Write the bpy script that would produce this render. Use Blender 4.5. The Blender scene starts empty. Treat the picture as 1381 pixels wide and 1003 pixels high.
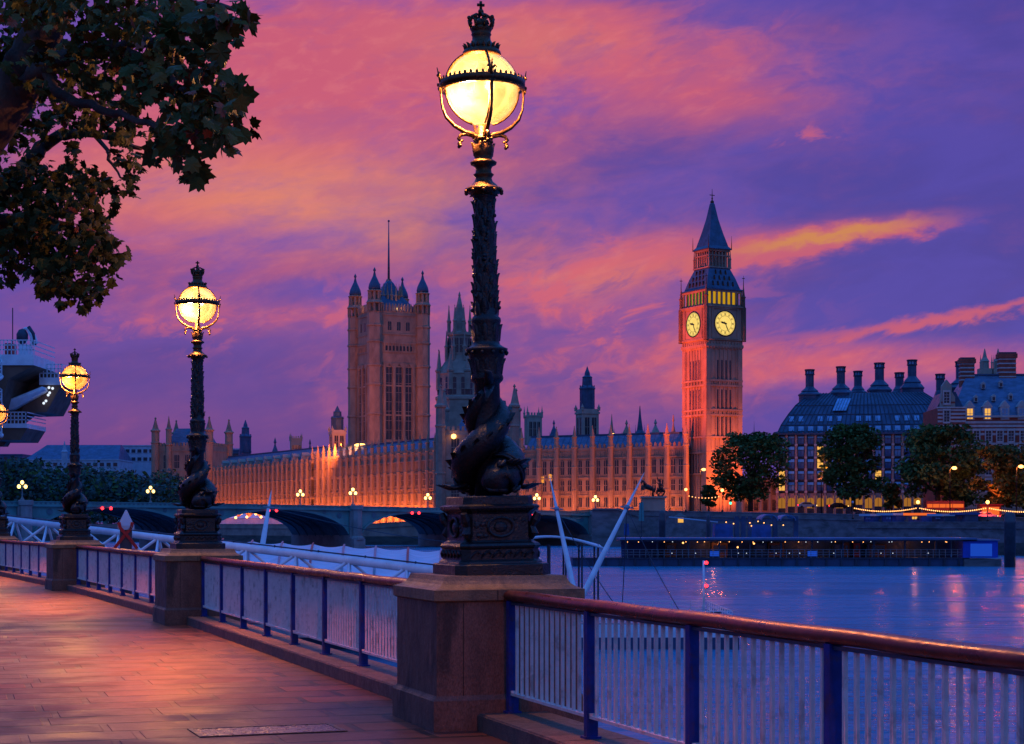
import bpy, bmesh, math, random
from mathutils import Vector, Matrix, Euler, noise as mnoise
random.seed(7)
R = math.radians
S = bpy.context.scene
COL = S.collection

# ------------------------------------------------------------------ camera
F, CX, CY, EH = 2400.0, 690.5, 705.0, 1.70      # focal length in photo pixels, principal column, horizon row, eye height
cd = bpy.data.cameras.new('camera'); cam = bpy.data.objects.new('camera', cd); COL.objects.link(cam)
cam.location = (0, 0, EH); cam.rotation_euler = (R(90), 0, 0)
cd.sensor_width = 36; cd.lens = F/1381*36; cd.shift_y = (CY-501.5)/1381; cd.clip_end = 20000; cd.clip_start = .1
S.camera = cam
def at(px, py, Y): return Vector(((px-CX)/F*Y, Y, EH+(CY-py)/F*Y))
def gx(px, Y): return (px-CX)/F*Y
def gz(py, Y): return EH+(CY-py)/F*Y

# ------------------------------------------------------------------ render settings
S.view_settings.view_transform = 'Standard'; S.view_settings.look = 'None'
S.view_settings.exposure = 0; S.view_settings.gamma = 1
S.render.engine = 'CYCLES'
S.cycles.use_denoising = True
S.cycles.sample_clamp_indirect = 4; S.cycles.caustics_reflective = False; S.cycles.caustics_refractive = False
S.cycles.max_bounces = 6; S.cycles.diffuse_bounces = 2; S.cycles.glossy_bounces = 3; S.cycles.transparent_max_bounces = 12

# ------------------------------------------------------------------ node helper
class NT:
    def __init__(s, nt): s.nt = nt; nt.nodes.clear()
    def n(s, t, **k):
        o = s.nt.nodes.new(t)
        for a, v in k.items(): setattr(o, a, v)
        return o
    def put(s, sock, v):
        if isinstance(v, bpy.types.NodeSocket): s.nt.links.new(v, sock)
        else: sock.default_value = v
    def m(s, op, a, b=0.0, c=None, clamp=False):
        o = s.n('ShaderNodeMath', operation=op, use_clamp=clamp)
        s.put(o.inputs[0], a); s.put(o.inputs[1], b)
        if c is not None: s.put(o.inputs[2], c)
        return o.outputs[0]
    def add(s, a, b): return s.m('ADD', a, b)
    def mul(s, a, b): return s.m('MULTIPLY', a, b)
    def sub(s, a, b): return s.m('SUBTRACT', a, b)
    def step(s, x, lo, hi, a=0.0, b=1.0):
        o = s.n('ShaderNodeMapRange', interpolation_type='SMOOTHSTEP')
        s.put(o.inputs['Value'], x); s.put(o.inputs['From Min'], lo); s.put(o.inputs['From Max'], hi)
        s.put(o.inputs['To Min'], a); s.put(o.inputs['To Max'], b)
        return o.outputs[0]
    def mix(s, f, a, b, mode='MIX'):
        o = s.n('ShaderNodeMix', data_type='RGBA', blend_type=mode)
        s.put(o.inputs[0], f)
        for sock, v in ((o.inputs[6], a), (o.inputs[7], b)):
            if isinstance(v, (tuple, list)): v = tuple(v)+(1,) if len(v) == 3 else v
            s.put(sock, v)
        return o.outputs[2]
    def xyz(s, x, y, z=0.0):
        o = s.n('ShaderNodeCombineXYZ')
        for i, v in enumerate((x, y, z)): s.put(o.inputs[i], v)
        return o.outputs[0]
    def sep(s, v):
        o = s.n('ShaderNodeSeparateXYZ'); s.put(o.inputs[0], v); return o.outputs
    def noise(s, v, scale, detail=3, rough=.5, dist=0.0):
        o = s.n('ShaderNodeTexNoise'); s.put(o.inputs['Vector'], v)
        o.inputs['Scale'].default_value = scale; o.inputs['Detail'].default_value = detail
        o.inputs['Roughness'].default_value = rough; o.inputs['Distortion'].default_value = dist
        return o.outputs[0]

# ------------------------------------------------------------------ sky
W = bpy.data.worlds.new('World'); S.world = W; W.use_nodes = True
t = NT(W.node_tree)
tc = t.n('ShaderNodeTexCoord').outputs['Generated']
sx, sy, sz = t.sep(tc)
ay = t.m('MAXIMUM', t.m('ABSOLUTE', sy), .08)
U = t.mul(t.m('DIVIDE', sx, ay), 2.4)          # tangent of azimuth
V = t.mul(t.m('DIVIDE', sz, ay), 2.4)          # tangent of elevation
def P(px, py): return ((px-CX)/1000, (CY-py)/1000)
wv = t.xyz(t.mul(U, 1.6), t.mul(t.sub(V, t.mul(U, .10)), 4.2))
warp = t.noise(wv, 1.3, 3, .5)
wU = t.add(U, t.mul(t.sub(warp, .5), .16)); wV = t.add(V, t.mul(t.sub(warp, .5), .07))
nA = t.noise(t.xyz(t.mul(wU, 2.6), t.mul(t.sub(wV, t.mul(wU, .13)), 8.0), .7), 1.25, 8, .56, .35)   # broad cloud banks
nB = t.noise(t.xyz(t.mul(wU, 6.0), t.mul(t.sub(wV, t.mul(wU, .16)), 15.0), 3.1), 1.5, 7, .58, .4)      # puffs
nC = t.noise(t.xyz(t.mul(wU, 17.0), t.mul(t.sub(wV, t.mul(wU, .2)), 34.0), 5.0), 1.6, 6, .60, .25)      # wisps
def blob(px, py, ax, ayy, ang=0.0, w=1.0, u=None, v=None):
    cx, cy = P(px, py); ca, sa = math.cos(R(ang)), math.sin(R(ang))
    du = t.sub(u or U, cx); dv = t.sub(v or V, cy)
    a = t.mul(t.add(t.mul(du, ca), t.mul(dv, sa)), 1000/ax)
    b = t.mul(t.sub(t.mul(dv, ca), t.mul(du, sa)), 1000/ayy)
    return t.mul(t.m('EXPONENT', t.mul(t.add(t.mul(a, a), t.mul(b, b)), -1.0)), w)
def total(lst):
    o = lst[0]
    for b in lst[1:]: o = t.add(o, b)
    return o
pinkM = total([blob(330, 230, 340, 150, 4, 1.05), blob(470, 60, 300, 110, 0, 1.0), blob(880, 85, 300, 75, -8, .85),
               blob(770, 400, 220, 85, 5, .62, wU, wV), blob(1020, 490, 170, 45, 0, .75), blob(1290, 490, 330, 32, 0, .85),
               blob(330, 425, 250, 24, 0, .50), blob(110, 570, 260, 38, 0, .30), blob(860, 350, 170, 30, 10, .55, wU, wV),
               blob(560, 520, 150, 60, 0, .25), blob(800, 560, 200, 30, 0, .22)])
wS = t.add(V, t.add(t.mul(t.sub(nC, .5), .030), t.mul(t.sub(nB, .5), .045)))
streakM = total([blob(1095, 322, 165, 14, 9, 1.05, wU, wS), blob(1080, 326, 190, 30, 9, .35, wU, wV), blob(1275, 430, 260, 11, 9, .95, wU, wS), blob(980, 350, 120, 18, 8, .55, wU, wS)])
nD = t.noise(t.xyz(t.mul(wU, 10.5), t.mul(t.sub(wV, t.mul(wU, .22)), 19.0), 9.0), 1.5, 7, .58, .5)
puffM = t.m('MINIMUM', total([blob(800, 405, 190, 95, 0, 1.0), blob(330, 425, 230, 42, 0, .8), blob(1040, 500, 160, 40, 0, .6), blob(870, 60, 200, 60, 0, .55), blob(560, 520, 120, 70, 0, .5), blob(1090, 185, 40, 20, 0, .8)]), 1.0)
puff = t.mul(t.step(nD, .49, .64), t.mul(puffM, .8))
det = t.add(t.add(t.mul(t.sub(nA, .5), 2.6), t.mul(t.sub(nB, .5), 1.25)), t.mul(t.sub(nC, .5), .5))
pink = t.step(t.add(pinkM, t.mul(det, t.add(.34, t.mul(pinkM, .55)))), .02, 1.12)
streak = t.step(t.mul(streakM, t.add(.30, t.add(t.mul(nC, .9), t.mul(nB, .6)))), .10, 1.0)
low = t.step(V, .0, .42)
base = t.mix(low, (.150, .052, .235), (.125, .068, .40))
base = t.mix(t.step(U, -.1, .55), base, (.080, .056, .37))
lil = t.m('MINIMUM', total([blob(760, 200, 190, 110, -10, .9), blob(1000, 60, 330, 70, -5, .55), blob(560, 345, 260, 40, 0, .6)]), 1.0)
base = t.mix(t.mul(lil, t.step(t.add(nB, t.mul(t.sub(nC, .5), .5)), .3, .62, .35, 1.0)), base, (.26, .085, .31))
base = t.mix(t.mul(t.step(nA, .40, .62), .6), base, (.062, .044, .29))
wS0 = t.add(V, t.mul(t.sub(nC, .5), .03))
orangeM = total([blob(430, 270, 330, 70, -3, .95), blob(560, 300, 130, 50, 0, .5), blob(700, 55, 160, 40, 0, .4), blob(800, 380, 120, 30, 0, .35), blob(1110, 318, 120, 8, 9, 1.2, wU, wS0)])
pinkC = t.mix(t.m('MINIMUM', orangeM, 1.0), (.62, .105, .165), (.80, .235, .12))
pinkC = t.mix(t.mul(t.step(nC, .46, .72), .28), pinkC, (.82, .21, .20))
pinkC = t.mix(t.mul(t.step(nB, .46, .70), .45), pinkC, (.36, .085, .25))
skyc = t.mix(t.mul(pink, .92), base, pinkC)
skyc = t.mix(puff, skyc, (.66, .115, .165))
skyc = t.mix(t.mul(t.mul(t.step(nD, .50, .36), puffM), .5), skyc, (.125, .062, .32))
skyc = t.mix(t.mul(streak, .9), skyc, t.mix(t.m('MINIMUM', orangeM, 1.0), (.58, .10, .165), (.66, .24, .06)))
# away from the afterglow the dome turns to clear blue dusk overhead and behind
behind = t.step(sy, -.25, .25)
skyc = t.mix(behind, t.mix(t.step(sz, .04, .34), (.115, .085, .165), (.06, .18, .56)), skyc)
zen = t.step(sz, .285, .50)
skyc = t.mix(zen, skyc, (.050, .25, .96))
ns = t.n('ShaderNodeTexSky', sky_type='NISHITA'); ns.sun_disc = False; ns.sun_elevation = R(-3); ns.sun_rotation = R(20)
skyc = t.mix(.06, skyc, ns.outputs[0], 'ADD')
skyc = t.mix(t.step(sz, -.06, -.01), (.03, .03, .06), skyc)
bg = t.n('ShaderNodeBackground'); t.put(bg.inputs[0], skyc); bg.inputs[1].default_value = 1.0
t.nt.links.new(bg.outputs[0], t.n('ShaderNodeOutputWorld').inputs[0])

# ------------------------------------------------------------------ materials
MATS = {}
def mat(name, col, rough=.6, metal=0.0, var=.22, scale=2.0, bump=0.0, bscale=25.0, emis=None, estr=0.0, spec=.5, stain=None, coat=0.0, stretch=(1, 1, 1), fine=0.0):
    m = bpy.data.materials.new(name); m.use_nodes = True; t = NT(m.node_tree)
    p = t.n('ShaderNodeBsdfPrincipled'); o = t.n('ShaderNodeOutputMaterial'); t.nt.links.new(p.outputs[0], o.inputs[0])
    mp = t.n('ShaderNodeMapping'); t.put(mp.inputs[0], t.n('ShaderNodeTexCoord').outputs['Object']); mp.inputs['Scale'].default_value = stretch
    v = mp.outputs[0]
    nz = t.noise(v, scale, 5, .6)
    c = t.mix(t.step(nz, .28, .72), tuple(x*(1-var) for x in col), tuple(min(1, x*(1+var)) for x in col))
    if stain:
        sc, amt, ss = stain
        c = t.mix(t.mul(t.step(t.noise(v, ss, 6, .65, .4), .5, .68), amt), c, sc)
    if fine: c = t.mix(t.mul(t.step(t.noise(v, 95, 3, .7), .38, .62), fine), c, t.mix(.65, c, (.01, .008, .008)))
    t.put(p.inputs['Base Color'], c)
    t.put(p.inputs['Roughness'], t.step(t.noise(v, scale*2.3, 4), .25, .75, max(0, rough-.12), min(1, rough+.12)))
    p.inputs['Metallic'].default_value = metal
    p.inputs['Specular IOR Level'].default_value = spec
    p.inputs['Coat Weight'].default_value = coat
    if emis:
        p.inputs['Emission Color'].default_value = tuple(emis)+(1,); p.inputs['Emission Strength'].default_value = estr
    if bump:
        b = t.n('ShaderNodeBump'); b.inputs['Strength'].default_value = bump; b.inputs['Distance'].default_value = .02
        t.put(b.inputs['Height'], t.noise(v, bscale, 5, .6)); t.nt.links.new(b.outputs[0], p.inputs['Normal'])
    MATS[name] = m
    return m
def emat(name, col, strength):
    m = bpy.data.materials.new(name); m.use_nodes = True; t = NT(m.node_tree)
    e = t.n('ShaderNodeEmission'); e.inputs[0].default_value = tuple(col)+(1,); e.inputs[1].default_value = strength
    t.nt.links.new(e.outputs[0], t.n('ShaderNodeOutputMaterial').inputs[0]); MATS[name] = m
    return m

mat('iron', (.010, .010, .012), .36, .25, .35, 6, .5, 40, spec=.6)
mat('gilded_iron', (.085, .042, .016), .34, .6, .35, 14, .4, 60)
mat('granite', (.20, .088, .058), .62, 0, .3, 5, .6, 60, stain=((.030, .018, .014), .85, 2.6), stretch=(1, 1, .45), fine=.7)
mat('cap_granite', (.28, .145, .065), .5, 0, .25, 7, .5, 50, stain=((.05, .035, .025), .65, 3.5), fine=.55)
mat('kerb_stone', (.17, .092, .068), .6, 0, .25, 8, .6, 60, stain=((.05, .03, .024), .7, 2.2), fine=.6)
mat('blue_paint', (.006, .028, .19), .4, 0, .3, 6, .12, 40, spec=.3, stain=((.07, .028, .02), .55, 11))
mat('bar_paint', (.80, .60, .56), .45, 0, .10, 10, .15, 40, stain=((.16, .05, .025), .5, 5))
mat('rail_paint', (.135, .023, .014), .36, 0, .3, 5, .12, 30, stain=((.11, .024, .014), .5, 3))
mat('white_paint', (.74, .77, .82), .4, 0, .12, 1.5, .1, 10)
mat('white_canopy', (.62, .64, .72), .5, 0, .12, .8, .1, 5)
mat('grey_steel', (.25, .28, .33), .4, .3, .2, 2)
mat('dark_steel', (.03, .045, .075), .45, .2, .3, 1.5)
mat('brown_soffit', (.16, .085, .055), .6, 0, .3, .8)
mat('red_ribbon', (.45, .012, .012), .6, 0, .15, 4)
mat('palace_stone', (.36, .235, .155), .8, 0, .22, .35, .5, 1.8, stain=((.12, .085, .07), .55, .12), stretch=(1, 1, .45))
mat('palace_stone_dark', (.33, .235, .18), .85, 0, .22, .4, .4, 1.8)
mat('pale_stone', (.36, .30, .24), .8, 0, .18, .3, .4, 1.5, stretch=(1, 1, .5))
mat('slate_roof', (.085, .14, .24), .45, 0, .3, .5, .3, 2, stretch=(1, 1, 3))
mat('lead_roof', (.035, .075, .14), .42, .1, .3, .6, .3, 2)
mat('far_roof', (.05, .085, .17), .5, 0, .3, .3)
mat('palace_glass', (.022, .026, .045), .18, 0, .3, .6, spec=.8)
mat('office_glass', (.05, .15, .34), .12, 0, .45, .35, spec=1.0)
mat('office_glass_pale', (.16, .37, .60), .15, 0, .35, .5, spec=1.0)
mat('bronze_roof', (.05, .085, .145), .45, .3, .3, .35, .2, 1.5)
mat('pier_stone', (.36, .24, .20), .75, 0, .2, .5)
mat('red_brick', (.34, .065, .04), .85, 0, .25, .8, .2, 4)
mat('banding_stone', (.50, .42, .40), .8, 0, .18, .8)
mat('wall_stone', (.185, .15, .15), .85, 0, .3, .35, .6, 1.2, stain=((.05, .05, .045), .6, .2), stretch=(1, 1, 2.5))
mat('wet_wall', (.055, .058, .05), .7, 0, .4, .3, .5, 1.2, stretch=(1, 1, 3))
mat('bridge_green', (.085, .27, .25), .5, 0, .25, .25, .2, 1.5)
mat('terrace_stone', (.30, .20, .16), .85, 0, .3, .35, .5, 1.5)
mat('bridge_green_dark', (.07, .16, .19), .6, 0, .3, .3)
mat('bridge_stone', (.27, .25, .24), .8, 0, .25, .4, .4, 1.5)
mat('asphalt', (.04, .04, .045), .6, 0, .3, .3)
mat('ground', (.06, .055, .05), .9, 0, .3, .1)
mat('leaf_dark', (.056, .058, .011), .6, 0, .55, .9, spec=.12)
mat('leaf_far', (.065, .12, .03), .7, 0, .5, .25, spec=.2)
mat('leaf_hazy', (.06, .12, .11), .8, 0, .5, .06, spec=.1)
mat('bark', (.085, .042, .026), .85, 0, .45, 3, .8, 18, stain=((.17, .10, .06), .7, 2.2))
mat('far_bark', (.05, .035, .025), .9)
mat('red_paint', (.34, .02, .015), .4, 0, .15, 1)
mat('kiosk_blue', (.02, .075, .26), .5, 0, .3, .8)
mat('pontoon_dark', (.03, .06, .13), .5, 0, .35, .3)
mat('pontoon_roof', (.10, .16, .30), .45, 0, .25, .2)
mat('tarp_blue', (.012, .07, .50), .6, 0, .2, .6)
mat('bronze_statue', (.03, .032, .034), .45, .5, .3, 2)
mat('tyre', (.012, .012, .013), .8)
mat('iron_cover', (.10, .075, .08), .30, 0, .3, 6, .3, 50)
mat('lead_pile', (.06, .055, .07), .6, 0, .3, .8, .3, 3)
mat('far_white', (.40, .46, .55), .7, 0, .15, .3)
emat('lamp_amber', (1, .45, .10), 6)
emat('lamp_gold', (1, .60, .16), 5)
emat('bulb_warm', (1, .42, .12), 3.2)
emat('nav_red', (1, .02, .03), 6)
emat('window_lit', (1, .50, .10), .95)
emat('window_glow', (1, .36, .05), 1.0)
emat('arcade_glow', (1, .38, .06), .34)
emat('belfry_glow', (.85, .46, .015), .62)
emat('belfry_green', (.22, .42, .02), .55)
emat('bus_glow', (1, .16, .03), .9)
emat('signal_green', (.05, 1, .45), 2.5)
emat('white_spot', (.75, .85, 1), 1.2)
emat('blue_panel', (.012, .075, .6), .75)

# globe: opal glass, lit through by the burner inside
def opal(name, c0, c1):
    m = bpy.data.materials.new(name); m.use_nodes = True; t = NT(m.node_tree); MATS[name] = m
    e = t.n('ShaderNodeBsdfTranslucent'); tp = t.n('ShaderNodeBsdfTransparent'); ad = t.n('ShaderNodeAddShader'); gl = t.n('ShaderNodeBsdfGlossy'); mx = t.n('ShaderNodeMixShader'); fr = t.n('ShaderNodeFresnel')
    nz = t.noise(t.n('ShaderNodeTexCoord').outputs['Object'], 4, 5, .65, .5)
    t.put(e.inputs[0], t.mix(t.step(nz, .3, .7), c0, c1)); tp.inputs[0].default_value = (.15, .15, .15, 1); gl.inputs['Roughness'].default_value = .15
    t.nt.links.new(e.outputs[0], ad.inputs[0]); t.nt.links.new(tp.outputs[0], ad.inputs[1])
    t.nt.links.new(fr.outputs[0], mx.inputs[0]); t.nt.links.new(ad.outputs[0], mx.inputs[1]); t.nt.links.new(gl.outputs[0], mx.inputs[2])
    t.nt.links.new(mx.outputs[0], t.n('ShaderNodeOutputMaterial').inputs[0])
opal('opal_glass', (.0026, .0030, .0023), (.0042, .0055, .0066)); opal('amber_glass', (.0034, .0016, .0005), (.0050, .0031, .0015))

# clock dial
m = bpy.data.materials.new('dial_glass'); m.use_nodes = True; t = NT(m.node_tree); MATS['dial_glass'] = m
e = t.n('ShaderNodeEmission'); nz = t.noise(t.n('ShaderNodeTexCoord').outputs['Object'], .9, 3)
t.put(e.inputs[0], t.mix(nz, (1, .60, .10), (1, .80, .24))); e.inputs[1].default_value = 1.0
t.nt.links.new(e.outputs[0], t.n('ShaderNodeOutputMaterial').inputs[0])
# ------------------------------------------------------------------ mesh builder
class MB:
    def __init__(s): s.v = []; s.f = []; s.m = []; s.sm = []; s.mats = []; s.cur = 0; s.smooth = False; s.T = None
    def use(s, name, smooth=False):
        if name not in s.mats: s.mats.append(name)
        s.cur = s.mats.index(name); s.smooth = smooth; return s
    def vert(s, p):
        p = Vector(p)
        if s.T is not None: p = s.T @ p
        s.v.append(p); return len(s.v)-1
    def face(s, idx): s.f.append(tuple(idx)); s.m.append(s.cur); s.sm.append(s.smooth)
    def poly(s, pts): s.face([s.vert(p) for p in pts])
    def box(s, x0, x1, y0, y1, z0, z1, tx=1.0, ty=1.0):
        cx, cy = (x0+x1)/2, (y0+y1)/2; hx, hy = (x1-x0)/2, (y1-y0)/2
        b = [s.vert((cx+a*hx, cy+c*hy, z0)) for a, c in ((-1, -1), (1, -1), (1, 1), (-1, 1))]
        u = [s.vert((cx+a*hx*tx, cy+c*hy*ty, z1)) for a, c in ((-1, -1), (1, -1), (1, 1), (-1, 1))]
        s.face(b[::-1]); s.face(u)
        for i in range(4): j = (i+1) % 4; s.face((b[i], b[j], u[j], u[i]))
    def ring(s, cx, cy, z, r, n, rot=0.0): return [s.vert((cx+r*math.cos(rot+2*math.pi*i/n), cy+r*math.sin(rot+2*math.pi*i/n), z)) for i in range(n)]
    def lathe(s, prof, n=16, cx=0, cy=0, rot=None, cap=True):
        """prof: (radius, z) from bottom to top; for n = 4 radius is the half width."""
        if rot is None: rot = math.pi/n
        k = 1/math.cos(math.pi/n) if n <= 8 else 1
        rs = [s.ring(cx, cy, z, max(r, .0005)*k, n, rot) for r, z in prof]
        for a, b in zip(rs, rs[1:]):
            for i in range(n): j = (i+1) % n; s.face((a[i], a[j], b[j], b[i]))
        if cap: s.face(rs[0][::-1]); s.face(rs[-1])
    def tube(s, pts, rad, n=6, cap=True, squash=None):
        pts = [Vector(p) for p in pts]; k = len(pts)
        if not isinstance(rad, (list, tuple)): rad = [rad]*k
        up = None; rs = []
        for i, p in enumerate(pts):
            d = (pts[min(i+1, k-1)]-pts[max(i-1, 0)]).normalized()
            if up is None:
                up = Vector((0, 0, 1)) if abs(d.z) < .9 else Vector((1, 0, 0))
            a = d.cross(up).normalized(); b = a.cross(d).normalized(); up = b
            q = squash if squash else 1
            rs.append([s.vert(p+a*(rad[i]*math.cos(2*math.pi*j/n))+b*(rad[i]*q*math.sin(2*math.pi*j/n))) for j in range(n)])
        for A, B in zip(rs, rs[1:]):
            for i in range(n): j = (i+1) % n; s.face((A[j], A[i], B[i], B[j]))
        if cap: s.face(rs[0]); s.face(rs[-1][::-1])
    def bar(s, a, b, r, n=6): s.tube([a, b], r, n)
    def prism(s, pts, y0, y1):
        """polygon in the x-z plane, counter-clockwise seen from -y, extruded y0..y1"""
        a = [s.vert((x, y0, z)) for x, z in pts]; b = [s.vert((x, y1, z)) for x, z in pts]; n = len(pts)
        s.face(a); s.face(b[::-1])
        for i in range(n): j = (i+1) % n; s.face((a[j], a[i], b[i], b[j]))
    def ball(s, c, r, n=10, k=6, sc=(1, 1, 1)):
        c = Vector(c); rs = []
        top = s.vert(c+Vector((0, 0, r*sc[2]))); bot = s.vert(c-Vector((0, 0, r*sc[2])))
        for i in range(1, k):
            th = math.pi*i/k
            rs.append([s.vert(c+Vector((r*sc[0]*math.sin(th)*math.cos(2*math.pi*j/n), r*sc[1]*math.sin(th)*math.sin(2*math.pi*j/n), r*sc[2]*math.cos(th)))) for j in range(n)])
        for j in range(n): s.face((top, rs[0][j], rs[0][(j+1) % n])); s.face((bot, rs[-1][(j+1) % n], rs[-1][j]))
        for A, B in zip(rs, rs[1:]):
            for j in range(n): q = (j+1) % n; s.face((A[j], B[j], B[q], A[q]))
    def data(s, name):
        me = bpy.data.meshes.new(name); me.from_pydata([tuple(p) for p in s.v], [], s.f)
        for n in s.mats: me.materials.append(MATS[n])
        me.polygons.foreach_set('material_index', s.m); me.polygons.foreach_set('use_smooth', s.sm); me.update()
        return me
    def build(s, name, parent=None, loc=(0, 0, 0), rz=0.0):
        return link(name, s.data(name), parent, loc, rz)
def link(name, data, parent=None, loc=(0, 0, 0), rz=0.0):
    o = bpy.data.objects.new(name, data); COL.objects.link(o)
    o.location = loc; o.rotation_euler = (0, 0, rz)
    if parent: o.parent = parent
    return o
def tag(o, label, cat, group=None):
    o['label'] = label; o['category'] = cat
    if group: o['group'] = group
    return o
def thing(name, label, cat, loc=(0, 0, 0), rz=0.0, group=None):
    o = link(name, None, None, loc, rz); o.empty_display_size = .5
    return tag(o, label, cat, group)
def struct(o, kind='structure'): o['kind'] = kind; return o
KIDS = {}
def copy_tree(o, parent=None):
    c = o.copy(); COL.objects.link(c)
    if parent: c.parent = parent
    for ch in list(o.children): copy_tree(ch, c)
    return c
def light(kind, name, loc, energy, color, **k):
    d = bpy.data.lights.new(name, kind); d.energy = energy; d.color = color
    for a, v in k.items(): setattr(d, a, v)
    o = bpy.data.objects.new(name, d); COL.objects.link(o); o.location = loc
    return o
def aim(o, tgt): o.rotation_euler = (Vector(tgt)-o.location).to_track_quat('-Z', 'Y').to_euler()

# ================================================================== WATER AND GROUND
WATER = -4.2; PAVE = -.08
m = bpy.data.materials.new('river_water'); m.use_nodes = True; t = NT(m.node_tree); MATS['river_water'] = m
p = t.n('ShaderNodeBsdfPrincipled'); t.nt.links.new(p.outputs[0], t.n('ShaderNodeOutputMaterial').inputs[0])
p.inputs['Specular Tint'].default_value = (.24, .92, 1, 1); p.inputs['Base Color'].default_value = (.04, .26, .42, 1); p.inputs['Roughness'].default_value = .17
p.inputs['Specular IOR Level'].default_value = .34; p.inputs['IOR'].default_value = 1.33
x, y, z = t.sep(t.n('ShaderNodeTexCoord').outputs['Object'])
far = t.m('MAXIMUM', t.m('DIVIDE', y, 60.0), .6)
n1 = t.noise(t.xyz(t.mul(x, .10), t.mul(y, .42)), 1.0, 5, .62, .6)
n2 = t.noise(t.xyz(t.mul(x, .75), t.mul(y, 2.2)), 1.0, 4, .6, .3)
n3 = t.noise(t.xyz(t.mul(x, .018), t.mul(y, .06)), 1.0, 4, .6, 1.0)
h = t.add(t.mul(n1, 1.5), t.mul(n2, .30))
b = t.n('ShaderNodeBump'); b.inputs['Strength'].default_value = 1.0; b.inputs['Distance'].default_value = 1.25
t.put(b.inputs['Height'], h); t.nt.links.new(b.outputs[0], p.inputs['Normal'])
t.put(p.inputs['Roughness'], t.step(n3, .35, .65, .16, .29))
w = MB().use('river_water'); w.poly([(-3000, -200, 0), (3000, -200, 0), (3000, 9000, 0), (-3000, 9000, 0)])
struct(w.build('river_water', loc=(0, 0, WATER)))

# railing line: pedestals of the embankment, near to far
PED = [Vector((5.0, .1)), Vector((-.23, 16.0)), Vector((-5.62, 31.8)), Vector((-11.72, 47.7)), Vector((-18.25, 63.0)), Vector((-25.4, 77.6)), Vector((-33.2, 91.6)), Vector((-41.6, 105.3))]
LINE = [PED[0]-(PED[1]-PED[0])*1.0]+PED+[Vector((-80, 160)), Vector((-260, 330))]
def nrm(a, b):
    d = (b-a).normalized(); return Vector((d.y, -d.x))      # towards the water
# pavement of big wet slabs laid across the walk
m = bpy.data.materials.new('wet_paving'); m.use_nodes = True; t = NT(m.node_tree); MATS['wet_paving'] = m
p = t.n('ShaderNodeBsdfPrincipled'); t.nt.links.new(p.outputs[0], t.n('ShaderNodeOutputMaterial').inputs[0])
mp = t.n('ShaderNodeMapping'); t.put(mp.inputs[0], t.n('ShaderNodeTexCoord').outputs['Object']); mp.inputs['Rotation'].default_value = (0, 0, R(-17.5))
v = mp.outputs[0]
wob = t.n('ShaderNodeVectorMath', operation='ADD'); t.put(wob.inputs[0], v)
nzw = t.noise(v, 1.1, 3); t.put(wob.inputs[1], t.xyz(0.0, t.mul(t.sub(nzw, .5), .05)))
br = t.n('ShaderNodeTexBrick'); t.put(br.inputs['Vector'], wob.outputs[0])
br.offset = .37; br.offset_frequency = 2; br.squash = .72; br.squash_frequency = 3
for k, q in (('Scale', 1.0), ('Mortar Size', .04), ('Mortar Smooth', .2), ('Bias', .0), ('Brick Width', 1.28), ('Row Height', .62)): br.inputs[k].default_value = q
br.inputs['Color1'].default_value = (.165, .044, .026, 1); br.inputs['Color2'].default_value = (.055, .016, .013, 1); br.inputs['Mortar'].default_value = (.010, .006, .005, 1)
grain = t.noise(v, 22, 5, .65); patch = t.noise(v, .55, 5, .6, .5)
c = t.mix(t.step(patch, .40, .72), br.outputs[0], t.mix(.45, br.outputs[0], (.09, .038, .034)))
c = t.mix(t.mul(grain, .5), c, t.mix(.4, c, (.12, .06, .05)))
vy = t.sep(wob.outputs[0])[1]; fr_ = t.m('FRACT', t.mul(vy, 1/.62)); dj = t.m('MINIMUM', fr_, t.sub(1.0, fr_))
joint = t.mul(t.step(dj, .025, .095, 1.0, 0.0), t.step(t.noise(v, 1.7, 4, .6), .36, .58, .35, 1.0))
c = t.mix(t.mul(joint, .95), c, (.010, .006, .005))
t.put(p.inputs['Base Color'], c)
br2 = t.n('ShaderNodeTexBrick'); t.put(br2.inputs['Vector'], wob.outputs[0]); br2.offset = .37; br2.offset_frequency = 2; br2.squash = .72; br2.squash_frequency = 3
for k, q in (('Scale', 1.0), ('Mortar Size', .04), ('Mortar Smooth', .2), ('Bias', .0), ('Brick Width', 1.28), ('Row Height', .62)): br2.inputs[k].default_value = q
br2.inputs['Color1'].default_value = (1, 1, 1, 1); br2.inputs['Color2'].default_value = (0, 0, 0, 1); br2.inputs['Mortar'].default_value = (0, 0, 0, 1)
tone = t.sep(br2.outputs[0])[0]
t.put(p.inputs['Roughness'], t.add(t.add(t.step(t.noise(v, .8, 5, .62, .4), .36, .66, .31, .52), t.mul(t.sub(grain, .5), .14)), t.mul(tone, .08)))
p.inputs['Specular IOR Level'].default_value = .3
b = t.n('ShaderNodeBump'); b.inputs['Strength'].default_value = .75; b.inputs['Distance'].default_value = .02
t.put(b.inputs['Height'], t.add(t.add(t.mul(t.sub(1.0, t.m('MAXIMUM', br.outputs['Fac'], joint)), 1.0), t.mul(tone, 1.1)), t.add(t.mul(t.noise(v, 3.0, 5, .6), .55), t.mul(grain, .16)))); t.nt.links.new(b.outputs[0], p.inputs['Normal'])
g = MB().use('wet_paving')
L = [(q.x, q.y) for q in LINE]
for (a, b_) in zip(L, L[1:]):
    g.poly([(a[0], a[1], 0), (b_[0], b_[1], 0), (b_[0]-90, b_[1]-12, 0), (a[0]-90, a[1]-12, 0)])
struct(g.build('pavement', loc=(0, 0, PAVE)))
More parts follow.
